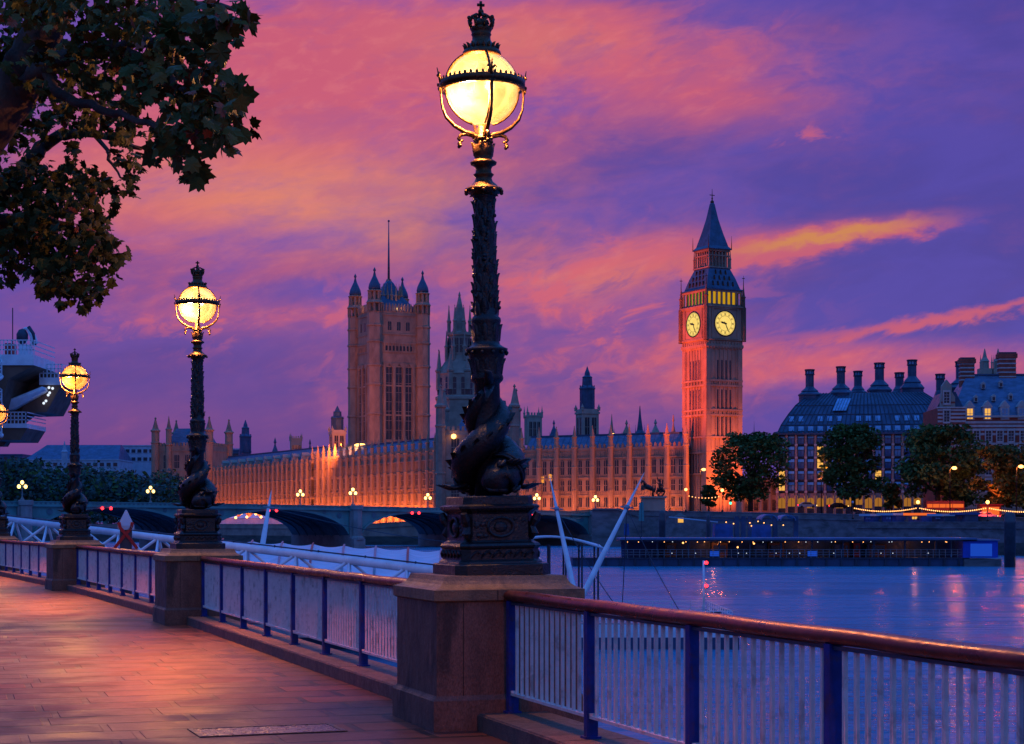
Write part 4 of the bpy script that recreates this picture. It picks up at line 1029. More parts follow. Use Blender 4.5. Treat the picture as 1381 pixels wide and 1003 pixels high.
def block(name, label, cx, cy, zb, w, dpt, H, rz, turret=None, tr=1.4, th=12, rows=(), courses=(), win=(2.2, 6, 2, 3), nwin=3, roof=None, mt=ST, cren=True, cat='tower'):
    """square tower block with corner turrets; windows on the front (-y) and left (-x) faces"""
    o = thing(name, label, cat, (cx, cy, zb), rz)
    b = MB().use(mt); b.box(-w/2, w/2, -dpt/2, dpt/2, -2, H)
    for z in courses: b.box(-w/2-.25, w/2+.25, -dpt/2-.25, dpt/2+.25, z, z+.5)
    if cren:
        for k in range(int(w/1.6)): x = -w/2+.5+k*1.6; b.box(x, x+.9, -dpt/2-.1, -dpt/2+.4, H, H+1.4); b.box(x, x+.9, dpt/2-.4, dpt/2+.1, H, H+1.4)
        for k in range(int(dpt/1.6)): y = -dpt/2+.5+k*1.6; b.box(-w/2-.1, -w/2+.4, y, y+.9, H, H+1.4); b.box(w/2-.4, w/2+.1, y, y+.9, H, H+1.4)
    b.build('walls', o)
    for (z0, hh, ww, tiers, mulls, nn) in rows:
        me = win_mesh(ww, hh, tiers, mulls)
        for k in range(nn):
            link('window', me, o, (-w/2+w*(k+1)/(nn+1), -dpt/2, z0)); link('window', me, o, (-w/2, -dpt/2+dpt*(k+1)/(nn+1), z0), -math.pi/2)
    if tr:
        t_ = MB().use(mt); t_.lathe([(tr, -2), (tr, H*.5), (tr*1.1, H*.505), (tr*1.1, H*.52), (tr, H*.525), (tr, H+1), (tr*1.15, H+1.2), (tr*1.15, H+1.6), (tr*.95, H+1.8), (tr*.95, H+th*.48), (tr*1.2, H+th*.5), (tr*1.2, H+th*.54), (tr*.8, H+th*.58), (tr*.45, H+th*.75), (tr*.15, H+th*.93), (tr*.32, H+th*.95), (.05, H+th)], 8)
        me = t_.data('turret')
        for sx_ in (-1, 1):
            for sy_ in (-1, 1): link('turret', me, o, (sx_*w/2, sy_*dpt/2, 0))
    if roof:
        r = MB().use('slate_roof'); r.lathe([(min(w, dpt)/2-2, H), (min(w, dpt)/2-2-roof*.45, H+roof), (.3, H+roof+.1)], 4); r.build('roof', o)
    return o
# far left pavilion: two towered blocks
PV = block('palace_pavilion', 'far palace pavilion with tall corner turrets at the left end of the river front', gx(252, 792), 806, zR, 26, 22, 33, R(-14), tr=1.7, th=13, rows=((6, 6, 2.4, 2, 3, 4), (15, 5, 2.4, 2, 3, 4), (23, 6, 2.4, 2, 3, 4)), courses=(4, 13, 21.5, 30.5), roof=8, cat='palace pavilion')
tm = MB().use(ST); tm.lathe([(1.3, -2), (1.3, 33), (1.6, 33.3), (1.6, 33.8), (1.2, 34), (1.2, 40), (1.5, 40.3), (.9, 41.2), (.4, 44), (.1, 46.3)], 8)
for x_ in (-6.5, 5.5): link('turret', tm.data('turret'), PV, (x_, -11, 0))
l = light('AREA', 'pavilion_flood', (PV.location.x+15, PV.location.y-14, zR+1), 6500, ORG, shape='RECTANGLE', size=10, size_y=3); aim(l, (PV.location.x+12, PV.location.y-4, zR+30))
# near pavilion, in shade behind the biggest lamp
PN = block('palace_pavilion', 'unlit grey palace pavilion with corner turrets right behind the biggest lamp', gx(645, 575), 586, zR, 24, 18, 28.5, R(-2), tr=1.55, th=15, rows=((5, 6, 2.6, 2, 3, 4), (13, 5.5, 2.6, 2, 3, 4), (20, 6, 2.6, 2, 3, 4)), courses=(3.6, 11.6, 18.8, 26.8), roof=7, mt='palace_stone_dark', cat='palace pavilion')
q = MB().use('lamp_amber', True); q.ball((gx(613, 575)-PN.location.x, -9.7, gz(588, 575)-zR), .8, 8, 6); q.build('wall_lamp', PN)

# great square tower with flagstaff
Yv = 720; kv = Yv/F
VZ = 4.0; vh = lambda py: gz(py, Yv)-VZ
VT = thing('square_tower', 'tallest square stone tower with four onion capped turrets and a flagstaff', 'tower', (gx(521, Yv), Yv+14, VZ), R(26.5))
w = 10.6
b = MB().use(ST); H = vh(418); b.box(-w, w, -w, w, -2, H)
for py in (600, 560, 520, 494, 474, 462, 450, 424): z = vh(py); b.box(-w-.3, w+.3, -w-.3, w+.3, z, z+.6)
for s4 in range(4):
    b.T = Matrix.Rotation(s4*math.pi/2, 4, 'Z')
    for x in (-6.4, -2.2, 2.2, 6.4): b.box(x-.5, x+.5, -w-.55, -w, -2, vh(488))
    for k in range(9): x = -6.2+12.4*k/8; b.box(x-.25, x+.25, -w-.4, -w, vh(472), vh(462))
    for k in range(11): x = -6.8+13.6*k/10; b.box(x-.35, x+.35, -w-.35, -w+.3, H, H+2.2); b.prism([(x-.35, H+2.2), (x+.35, H+2.2), (x, H+3.2)], -w-.35, -w+.3)
    for x in (-4.3, 0, 4.3): b.prism([(x-1.9, vh(497)), (x, vh(489)), (x-1.9, vh(488))], -w-.5, -w); b.prism([(x, vh(489)), (x+1.9, vh(497)), (x+1.9, vh(488))], -w-.5, -w)
b.T = None; b.build('shaft', VT)
me = win_mesh(2.5, vh(490)-vh(592), 8, 2); me2 = win_mesh(1.1, vh(464)-vh(471), 1, 1); me3 = win_mesh(1.6, vh(432)-vh(444), 1, 2)
for rzf, px_ in ((0, 0), (-math.pi/2, 0)):
    for x in (-4.3, 0, 4.3):
        p_ = Matrix.Rotation(rzf, 4, 'Z') @ Vector((x, -w, vh(592))); link('window', me, VT, p_, rzf)
    for k in range(8):
        p_ = Matrix.Rotation(rzf, 4, 'Z') @ Vector((-5.4+10.8*k/7, -w, vh(471.5))); link('window', me2, VT, p_, rzf)
    for x in (-4, 0, 4):
        p_ = Matrix.Rotation(rzf, 4, 'Z') @ Vector((x, -w, vh(444))); link('window', me3, VT, p_, rzf)
t_ = MB().use(ST); r = 2.75
t_.lathe([(r, -2)]+[q for py in (600, 560, 520, 494, 462, 440) for q in ((r, vh(py)), (r*1.12, vh(py)+.2), (r*1.12, vh(py)+.8), (r, vh(py)+1))]+[(r, vh(421)), (r*1.08, vh(420))], 8)
for k in range(8):      # open stages of the turret
    a = math.pi/4*k+math.pi/8
    for (z0, z1, rr) in ((vh(421), vh(409), r*.98), (vh(404), vh(393), r*.82)):
        t_.tube([(rr*math.cos(a), rr*math.sin(a), z0), (rr*math.cos(a), rr*math.sin(a), z1)], .48, 5)
t_.lathe([(r*.45, vh(421)), (r*.45, vh(393))], 8)
t_.lathe([(r*1.1, vh(409)), (r*1.15, vh(408)), (r*.95, vh(405)), (r*.95, vh(404))], 8); t_.lathe([(r*.95, vh(393)), (r*1.02, vh(392)), (r*.9, vh(391))], 8)
t_.use('lead_roof', True); t_.lathe([(r*.86, vh(391)), (r*.92, vh(388)), (r*.8, vh(383)), (r*.5, vh(377)), (r*.24, vh(372)), (r*.1, vh(366)), (r*.2, vh(365)), (r*.2, vh(363.5)), (.04, vh(360))], 12)
me = t_.data('turret')
for sx_ in (-1, 1):
    for sy_ in (-1, 1): link('turret', me, VT, (sx_*w, sy_*w, 0))
r_ = MB().use('lead_roof'); r_.lathe([(w-1.5, H), (w-2.5, H+2), (3.6, vh(392)), (1.6, vh(376)), (.5, vh(371))], 4)
for s4 in range(4):
    a = math.pi/2*s4+math.pi/4; r_.use(ST); r_.tube([((w-3)*math.cos(a)*1.2, (w-3)*math.sin(a)*1.2, H), (3*math.cos(a), 3*math.sin(a), vh(388)), (.6*math.cos(a), .6*math.sin(a), vh(370))], [.6, .5, .3], 5)
    for k in range(5): pinnacle(r_, 5.5*math.cos(a+k*.3-.6), 5.5*math.sin(a+k*.3-.6), vh(408), .5, 9)
r_.build('roof', VT)
f_ = MB().use('lead_roof', True); f_.tube([(0, 0, vh(373)), (0, 0, vh(340)), (0, 0, vh(291))], [.55, .42, .18], 8); f_.ball((0, 0, vh(290)), .5, 8, 5); f_.build('flagstaff', VT)
l = light('AREA', 'tower_flood', (VT.location.x-12, VT.location.y-78, VZ+26), 30000, (1, .20, .03), shape='RECTANGLE', size=26, size_y=4); aim(l, (VT.location.x, VT.location.y-8, VZ+56))
for s4 in range(4):
    a = math.pi/2*s4+R(26.5); l = light('POINT', 'roof_flood', (VT.location.x+8.6*math.sin(a), VT.location.y-8.6*math.cos(a), VZ+H+1.6), 420, (1, .36, .06), shadow_soft_size=.4)

# central spire
Yc = 650; ch = lambda py: gz(py, Yc)-VZ
CT = thing('spire_tower', 'grey octagonal gothic tower with slender spire left of the biggest lamp column', 'tower', (gx(619, Yc), Yc+6, VZ))
kc = Yc/F
b = MB().use('palace_stone_dark'); b.lathe([(31*kc, -2), (31*kc, ch(540)), (32.5*kc, ch(538)), (32.5*kc, ch(535)), (29*kc, ch(533)), (29*kc, ch(505)), (30*kc, ch(503)), (28*kc, ch(500)), (17*kc, ch(482)), (15*kc, ch(478)), (15*kc, ch(452)), (16.5*kc, ch(450)), (16.5*kc, ch(447)), (10*kc, ch(445)), (9*kc, ch(443)), (7.5*kc, ch(430)), (4.6*kc, ch(412)), (1.2*kc, ch(396)), (1.8*kc, ch(395.5)), (.2*kc, ch(390))], 8)
b.build('shaft', CT)
me = win_mesh(2.6, ch(508)-ch(532), 3, 2); me2 = win_mesh(1.7, ch(454)-ch(474), 2, 2)
for k in range(8):
    a = math.pi/4*k-math.pi/2
    for (m_, R0, py) in ((me, 29*kc, 532), (me2, 15*kc, 474)):
        for sh in ((-2.2, 2.2) if m_ is me else (-1.1, 1.1)):
            p_ = Vector((R0*math.cos(a)-sh*math.sin(a), R0*math.sin(a)+sh*math.cos(a), ch(py))); link('window', m_, CT, p_, a+math.pi/2)
pm = MB(); pinnacle(pm, 0, 0, 0, 1.0, 15, 8, 'palace_stone_dark'); me = pm.data('pinnacle')
pm = MB(); pinnacle(pm, 0, 0, 0, .6, 11, 8, 'palace_stone_dark'); me2 = pm.data('pinnacle')
for k in range(8):
    a = math.pi/4*k+math.pi/8; link('pinnacle', me, CT, (30*kc*math.cos(a), 30*kc*math.sin(a), ch(525))); link('pinnacle', me2, CT, (19*kc*math.cos(a), 19*kc*math.sin(a), ch(485))); link('pinnacle', me2, CT, (15.5*kc*math.cos(a), 15.5*kc*math.sin(a), ch(450)), 0)

# clock tower
Yb = 530; kb = Yb/F; BZ = 4.0; bh = lambda py: gz(py, Yb)-BZ
BB = thing('clock_tower', 'floodlit clock tower with two glowing dials and pointed dark spire', 'clock tower', (gx(965, Yb), Yb+9, BZ), R(28))
w = 6.45
b = MB().use(ST); zc = bh(469); b.box(-w+.2, w-.2, -w+.2, w-.2, -2, zc)
for s4 in range(4):
    b.T = Matrix.Rotation(s4*math.pi/2, 4, 'Z')
    for sx_ in (-1, 1): b.box(sx_*w-(.0 if sx_ < 0 else 1.5), sx_*w+(1.5 if sx_ < 0 else 0), -w-.12, -w+1, -2, zc)
    for k in range(7):      # vertical shafts
        x = -w+1.9+(2*w-3.8)*k/6; b.box(x-.22, x+.22, -w-.02, -w+.4, -2, zc)
    for py in (640, 611, 590, 560, 553, 520, 513): z = bh(py); b.box(-w-.15, w+.15, -w-.2, -w+.3, z, z+.55)
    for (pa, pb) in ((560, 553), (520, 513)):
        for k in range(16): x = -w+.5+(2*w-1)*k/15; b.box(x-.15, x+.15, -w-.16, -w, bh(pa)+.5, bh(pb))
b.T = None; b.build('shaft', BB)
me = MB().use('palace_glass'); me.poly([(-.28, -.03, 0), (.28, -.03, 0), (.28, -.03, bh(523)-bh(550)), (-.28, -.03, bh(523)-bh(550))]); me = me.data('window')
for rzf in (0, -math.pi/2):
    for k in range(6):
        for py in (638, 588, 551, 511):
            x = -w+1.9+(2*w-3.8)*(k+.5)/6
            if k in (1, 2, 3, 4): link('window', me, BB, Matrix.Rotation(rzf, 4, 'Z') @ Vector((x, -w+.2, bh(py))), rzf)
c = MB().use(ST); w2 = 6.75
c.lathe([(w-.1, bh(470)), (w+.35, bh(466)), (w+.35, bh(463)), (w+.1, bh(462.5)), (w+.1, bh(458)), (w2+.25, bh(457)), (w2+.25, bh(455)), (w2, bh(454.5)), (w2, bh(414)), (w2+.45, bh(412.5)), (w2+.45, bh(410.5)), (w2-.3, bh(410))], 4)
for s4 in range(4):
    c.T = Matrix.Rotation(s4*math.pi/2, 4, 'Z')
    for k in range(12): x = -w+.6+(2*w-1.2)*k/11; c.box(x-.2, x+.2, -w-.33, -w, bh(468), bh(459))
    for sx_ in (-1, 1):
        pinnacle(c, sx_*w2, -w2, bh(413), .5, 7.5); c.lathe([(.75, bh(458)), (.75, bh(412))], 8, sx_*w2, -w2)
    fr = 4.35; zc_ = bh(434.5)
    for (x0, x1, z0, z1) in ((-fr-.45, fr+.45, zc_+fr, zc_+fr+.45), (-fr-.45, fr+.45, zc_-fr-.45, zc_-fr), (-fr-.45, -fr, zc_-fr, zc_+fr), (fr, fr+.45, zc_-fr, zc_+fr)): c.box(x0, x1, -w2-.25, -w2, z0, z1)
c.T = None; cst = c.build('clock_stage', BB)
for rzf in (0, -math.pi/2):
    d_ = MB().use('dial_glass'); rot = Matrix.Rotation(rzf, 4, 'Z'); base_ = Matrix.Translation((0, 0, zc_)) @ rot @ Matrix.Translation((0, -w2-.08, 0))
    N_ = 48; rd = 3.55
    d_.T = base_; d_.face([d_.vert((rd*math.cos(2*math.pi*i/N_), 0, rd*math.sin(2*math.pi*i/N_))) for i in range(N_)]); 
    dial = d_.build('dial', BB)
    h_ = MB().use('iron'); h_.T = base_
    def annulus(r0, r1, y):
        for i in range(N_):
            a0, a1 = 2*math.pi*i/N_, 2*math.pi*(i+1)/N_
            h_.poly([(r0*math.cos(a0), y, r0*math.sin(a0)), (r1*math.cos(a0), y, r1*math.sin(a0)), (r1*math.cos(a1), y, r1*math.sin(a1)), (r0*math.cos(a1), y, r0*math.sin(a1))])
    annulus(rd, rd+.38, -.06); annulus(2.22, 2.32, -.05); annulus(3.30, 3.37, -.05)
    for i in range(12):
        a = 2*math.pi*i/12; u, v = Vector((math.sin(a), 0, math.cos(a))), Vector((math.cos(a), 0, -math.sin(a)))
        for off in ((-.16, 0, .16) if i % 3 else (-.2, -.07, .07, .2)): p0 = u*2.45+v*off; p1 = u*3.15+v*off*1.3; nn_ = v*.045; h_.poly([p0-nn_+Vector((0, -.05, 0)), p1-nn_+Vector((0, -.05, 0)), p1+nn_+Vector((0, -.05, 0)), p0+nn_+Vector((0, -.05, 0))])
    h_.build('dial_ring', dial)
    for (ang, ln, wd_, nm) in ((R(283), 1.9, .30, 'hour_hand'), (R(154), 2.95, .17, 'minute_hand')):
        k_ = MB().use('iron'); k_.T = base_; u, v = Vector((math.sin(ang), 0, math.cos(ang))), Vector((math.cos(ang), 0, -math.sin(ang))); yv = Vector((0, -.14, 0))
        q = [-u*.6-v*wd_*.6, u*ln*.6-v*wd_, u*ln, u*ln*.6+v*wd_, -u*.6+v*wd_*.6]; k_.poly([p+yv for p in q]); k_.poly([p+yv*.7 for p in q][::-1]); k_.build(nm, dial)
bf = MB().use('belfry_glow'); bf.lathe([(w-1.3, bh(410)), (w-1.3, bh(388.5))], 4); bf.use('belfry_green'); bf.m[1] = bf.cur; bf.build('belfry_lantern', BB)
ar = MB().use(ST)
for s4 in range(4):
    ar.T = Matrix.Rotation(s4*math.pi/2, 4, 'Z')
    n_ = 8
    for k in range(n_): x = -w+.35+(2*w-.7)*k/(n_-1); ar.box(x-.24, x+.24, -w-.05, -w+.5, bh(410), bh(390))
    ar.box(-w, w, -w-.1, -w+.6, bh(391.5), bh(388)); ar.box(-w, w, -w-.05, -w+.4, bh(410), bh(408))
ar.T = None; ar.build('belfry_arcade', BB)
rf = MB().use('lead_roof'); rf.lathe([(w+.35, bh(389)), (w+.35, bh(387.5)), (w-.4, bh(386)), (5.0, bh(371)), (3.95, bh(359)), (3.95, bh(357))], 4)
rf.use('gilded_iron')
for s4 in range(4):
    rf.T = Matrix.Rotation(s4*math.pi/2, 4, 'Z')
    for (row, n_, py) in ((0, 5, 381), (1, 4, 373), (2, 3, 365)):
        yy = -(w-.4-(386-py)*(w-.4-3.95)/27.0)
        for k in range(n_): x = -3.6+row*.9+(7.2-1.8*row)*k/(n_-1); rf.prism([(x-.3, bh(py)-.3), (x+.3, bh(py)-.3), (x, bh(py)+1.0)], yy-.28, yy+.3)
    for sx_ in (-1, 1): rf.tube([(sx_*(w+.3), -(w+.3), bh(388)), (sx_*(w+.3), -(w+.3), bh(368))], [.16, .05], 5); rf.box(sx_*(w+.3)-.5, sx_*(w+.3)+.5, -(w+.3)-.05, -(w+.3)+.05, bh(372), bh(371.3))
rf.T = None; rf.build('roof', BB)
ln = MB().use('window_glow'); ln.lathe([(2.9, bh(356)), (2.9, bh(334))], 4); lo = ln.build('lantern_light', BB) if False else None
ln = MB().use('palace_stone_dark'); ln.lathe([(4.2, bh(357.5)), (4.2, bh(356))], 4); ln.lathe([(2.6, bh(356)), (2.6, bh(334))], 4); ln.use(ST)
for s4 in range(4):
    ln.T = Matrix.Rotation(s4*math.pi/2, 4, 'Z')
    for k in range(7): x = -3.5+7*k/6; ln.box(x-.18, x+.18, -3.7, -3.3, bh(356), bh(335))
    ln.box(-3.75, 3.75, -3.8, -3.3, bh(341), bh(339.5)); ln.box(-3.8, 3.8, -3.85, -3.2, bh(334.5), bh(332)); pinnacle(ln, 3.9, -3.9, bh(357), .28, 6)
ln.T = None; ln.build('lantern', BB)
sp = MB().use('lead_roof'); sp.lathe([(4.3, bh(332)), (4.3, bh(331)), (3.5, bh(327)), (2.35, bh(308)), (1.35, bh(289)), (.55, bh(268)), (.35, bh(266))], 4)
sp.use('gilded_iron', True); sp.ball((0, 0, bh(265)), .6, 8, 5); sp.tube([(0, 0, bh(266)), (0, 0, bh(247))], [.2, .06], 6); sp.box(-.9, .9, -.06, .06, bh(256), bh(255)); sp.ball((0, 0, bh(260)), .3, 6, 4)
for s4 in range(4): a = math.pi/2*s4+math.pi/4; sp.tube([(4.2*math.cos(a)*1.41, 4.2*math.sin(a)*1.41, bh(331)), (4.2*math.cos(a)*1.41, 4.2*math.sin(a)*1.41, bh(313))], [.14, .04], 5)
sp.build('spire', BB)
bl_ = BB.location
for (lx_, ly_, e, tz_, c_) in ((bl_.x-76, bl_.y-42, 30000, 52, (1, .10, .009)), (bl_.x+10, bl_.y-24, 3200, 18, (1, .16, .012)), (bl_.x+8, bl_.y-40, 1900, 55, (1, .14, .018))):
    l = light('SPOT', 'tower_flood', (lx_, ly_, BZ+1), e*30, c_, shadow_soft_size=1.0, spot_size=R(75 if lx_ > bl_.x-40 else 36), spot_blend=.8); aim(l, (bl_.x, bl_.y, BZ+tz_))

# lesser towers and lanterns on the palace skyline
def vent_tower(name, label, px, Y, top, lanB, stB, base, wl, ws, stone='pale_stone', lan='lead_roof'):
    k_ = Y/F; zz = VZ; h_ = lambda py: gz(py, Y)-zz
    o = thing(name, label, 'tower', (gx(px, Y), Y, zz), R(20))
    b = MB().use(stone); ws_ = ws*k_/2/1.26; b.box(-ws_, ws_, -ws_, ws_, h_(base), h_(stB)); b.box(-ws_-.3, ws_+.3, -ws_-.3, ws_+.3, h_(stB)-1.6, h_(stB)-.9); b.build('walls', o)
    pm = MB(); pinnacle(pm, 0, 0, h_(stB)-.5, ws_*.16, (lanB-top)*k_*.30, 8, stone); me = pm.data('pinnacle')
    for sx_ in (-1, 1):
        for sy_ in (-1, 1): link('pinnacle', me, o, (sx_*ws_, sy_*ws_, 0))
    hw = (h_(stB)-h_(base))*.55; me = win_mesh(ws_*.55, hw, 2, 2)
    for rzf in (0, -math.pi/2):
        for x in (-.42, .42): link('window', me, o, Matrix.Rotation(rzf, 4, 'Z') @ Vector((x*ws_, -ws_, h_(base)+(h_(stB)-h_(base))*.22)), rzf)
    wl_ = wl*k_/2; g = h_(stB); T_ = h_(top); hh = T_-g
    b = MB().use(lan); b.lathe([(wl_, g), (wl_, g+hh*.46), (wl_*1.12, g+hh*.47), (wl_*1.12, g+hh*.50), (wl_*.72, g+hh*.56), (wl_*.66, g+hh*.74), (wl_*.74, g+hh*.75), (wl_*.40, g+hh*.79), (wl_*.34, g+hh*.86), (wl_*.2, g+hh*.92), (.1, T_)], 8)
    for j in range(8):
        a = math.pi/4*j+math.pi/8; b.tube([(wl_*1.04*math.cos(a), wl_*1.04*math.sin(a), g), (wl_*1.04*math.cos(a), wl_*1.04*math.sin(a), g+hh*.56)], wl_*.09, 5)
    b.build('lantern', o); return o
vent_tower('ventilation_tower', 'pale tower with tall dark blue lantern standing over the red lit side front', 792, 590, 494, 524, 552, 600, 18, 30)
vent_tower('ventilation_tower', 'pale tower with dark lantern beside the left foot of the square tower', 455, 700, 547, 572, 580, 612, 15, 23)
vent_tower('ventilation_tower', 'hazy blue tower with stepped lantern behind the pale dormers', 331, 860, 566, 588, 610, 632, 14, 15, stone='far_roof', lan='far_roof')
def pinn_tower(label, px, Y, top, wallT, base, wpx):
    k_ = Y/F; h_ = lambda py: gz(py, Y)-VZ; o = thing('belfry_tower', label, 'tower', (gx(px, Y), Y, VZ), R(12)); ws_ = wpx*k_/2/1.15
    b = MB().use('pale_stone'); b.box(-ws_, ws_, -ws_, ws_, h_(base), h_(wallT)); b.box(-ws_-.2, ws_+.2, -ws_-.2, ws_+.2, h_(wallT)-.6, h_(wallT)-.1)
    for k in range(5): x = -ws_+2*ws_*(k+.2)/5; b.box(x, x+ws_*.22, -ws_-.05, -ws_+.3, h_(wallT), h_(wallT)+.9)
    b.build('walls', o); pm = MB(); pinnacle(pm, 0, 0, h_(wallT)-1, ws_*.13, h_(top)-h_(wallT)+1, 8, 'pale_stone'); me = pm.data('pinnacle')
    for sx_ in (-1, 1):
        for sy_ in (-1, 1): link('pinnacle', me, o, (sx_*ws_, sy_*ws_, 0))
    me = win_mesh(ws_*.4, (h_(wallT)-h_(base))*.5, 2, 2)
    for x in (-.55, 0, .55): link('window', me, o, (x*ws_, -ws_, h_(base)+(h_(wallT)-h_(base))*.28))
pinn_tower('short pale tower with four thin pinnacles just right of the biggest lamp column', 719, 640, 548, 560, 600, 23)
pinn_tower('short pale tower with four thin pinnacles between the pale dormers and dark lantern', 399, 760, 584, 591, 634, 17)
def fleche(name, label, px, Y, top, base, wpx, mt, sharp=False, lit=None):
    k_ = Y/F; h_ = lambda py: gz(py, Y)-VZ; o = thing(name, label, 'roof turret', (gx(px, Y), Y, VZ)); r = wpx*k_/2; g = h_(base); T_ = h_(top); hh = T_-g
    b = MB().use(mt)
    if sharp: b.lathe([(r, g), (r, g+hh*.32), (r*1.1, g+hh*.34), (r*.62, g+hh*.42), (r*.5, g+hh*.52), (r*.25, g+hh*.75), (r*.06, g+hh)], 8)
    else: b.lathe([(r, g), (r, g+hh*.35), (r*1.12, g+hh*.37), (r*.95, g+hh*.42), (r*.55, g+hh*.60), (r*.22, g+hh*.74), (r*.12, g+hh*.82), (r*.3, g+hh*.85), (.08, g+hh)], 8)
    b.build('roof', o)
    for j in range(8):
        a = math.pi/4*j+math.pi/8
        if j % 2 == 0: pm = MB(); pinnacle(pm, r*1.02*math.cos(a), r*1.02*math.sin(a), g, r*.12, hh*.55, 6, mt); pm.build('pinnacle', o)
for a in (('roof_lantern', 'small pale roof lantern nearest the hazy blue tower', 371, 770, 590, 634, 13, 'lead_roof'), ('roof_lantern', 'small pale roof lantern nearest the dark lantern tower', 418, 740, 592, 634, 11, 'lead_roof'),
          ('roof_lantern', 'stepped dark roof lantern right of the short pinnacled tower', 747, 600, 566, 602, 12, 'lead_roof'), ('roof_turret', 'thin glowing spirelet with lit base right of the pale tower', 825, 575, 558, 598, 8, ST, True),
          ('roof_lantern', 'domed red lit roof lantern between two spirelets', 845, 575, 566, 602, 14, ST), ('roof_turret', 'tallest thin dark spirelet with cross beside the clock tower', 863, 580, 547, 604, 13, 'lead_roof', True),
          ('roof_lantern', 'pale stepped roof lantern with cross finial next to the dark spirelet', 884, 570, 565, 602, 15, 'pale_stone'), ('roof_turret', 'red lit onion topped turret close to the clock tower', 908, 545, 559, 615, 10, ST),
          ('roof_turret', 'short red lit pinnacle between the stepped lantern and the onion topped turret', 895, 545, 582, 612, 7, ST, True), ('roof_turret', 'slim spirelet rising from the grey pavilion corner by the big lamp', 586, 690, 0, 0, 0, ST)):
    if a[4]: fleche(*a)
q = MB().use('lamp_amber', True); q.ball((0, 0, 0), .9, 8, 6); fl = q.build('roof_floodlight', None, at(827, 588, 560)); tag(fl, 'bright orange floodlight on the roof at the glowing spirelet', 'floodlight', 'roof floodlights')
q = MB().use('lamp_amber', True); q.ball((0, 0, 0), .7, 8, 6, (3.2, 1, .8)); fl = q.build('roof_floodlight', None, at(486, 600, 655)); tag(fl, 'orange floodlight glowing on the roof under the square tower', 'floodlight', 'roof floodlights')

# terrace marquee lamps seen through an arch
for i, (px, py) in enumerate(((304, 698), (318, 698), (333, 697), (352, 697), (369, 697), (326, 692), (345, 693))):
    q = MB().use('lamp_amber', True); q.ball((0, 0, 0), .42, 8, 5); fl = q.build('terrace_lamp', None, at(px, py, 600)); tag(fl, 'small amber terrace lamps glowing through the arch near the slim mast', 'lamp', 'terrace lamps')
MQ = thing('terrace_marquee', 'pinkish lit marquee on the terrace seen through the arch near the slim mast', 'marquee', (gx(292, 645), 645, 1.0))
L_ = gx(392, 645)-gx(292, 645); s_ = MB().use('white_canopy')
for k in range(7):
    a, b = L_*k/7, L_*(k+1)/7; s_.box(a, b, 0, 5, 0, 2.4); s_.poly([(a, -.2, 2.4), (b, -.2, 2.4), ((a+b)/2, 2.5, 4.6)]); s_.poly([(b, -.2, 2.4), (b, 5.2, 2.4), ((a+b)/2, 2.5, 4.6)]); s_.poly([(b, 5.2, 2.4), (a, 5.2, 2.4), ((a+b)/2, 2.5, 4.6)]); s_.poly([(a, 5.2, 2.4), (a, -.2, 2.4), ((a+b)/2, 2.5, 4.6)])
s_.build('tent', MQ)
for k in range(3): light('POINT', 'marquee_light', (MQ.location.x+L_*(k+.5)/3, 641, 4.2), 260, (1, .14, .06), shadow_soft_size=.4)
# ================================================================== LEFT DISTANCE
rnd = random.Random(5)
def leaf_cloud(mb, blobs, size, n, mats_, flat=.6):
    """leaf clumps scattered through lobes: (center, rx, ry, rz)"""
    tot = sum(b[1]*b[3] for b in blobs)
    for (c, rx, ry, rz) in blobs:
        k = max(4, int(n*rx*rz/tot))
        for i in range(k):
            u = Vector((rnd.gauss(0, 1), rnd.gauss(0, 1), rnd.gauss(0, 1))).normalized()*(rnd.random()**.4)
            p = Vector(c)+Vector((u.x*rx, u.y*ry, u.z*rz)); s = size*rnd.uniform(.6, 1.5)
            a = Vector((rnd.gauss(0, 1), rnd.gauss(0, 1), rnd.gauss(0, flat))).normalized(); b = a.orthogonal().normalized(); b = (b*math.cos(1.7*i)+a.cross(b)*math.sin(1.7*i))
            mb.use(mats_[0] if rnd.random() < .72 else mats_[1])
            mb.face([mb.vert(p+a*s*.9), mb.vert(p+b*s*.55), mb.vert(p-a*s*.8+b*s*.15), mb.vert(p-b*s*.6)])
tl = MB()
lob = []
for k in range(150):
    px = rnd.uniform(-90, 232); Y = rnd.uniform(640, 760); top = 632-(14 if px < 50 else 8 if px < 130 else -2)+rnd.uniform(-4, 16)
    zt = gz(top, Y); r = rnd.uniform(5, 9); zz = zt-r
    while zz > 4: lob.append(((gx(px, Y)+rnd.uniform(-3, 3), Y, zz), r*1.1, r, r)); zz -= r*1.3
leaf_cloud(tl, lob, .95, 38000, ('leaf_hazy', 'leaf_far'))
o = tl.build('treeline'); o['kind'] = 'stuff'; o['label'] = 'hazy dark green trees massed along the far left bank'
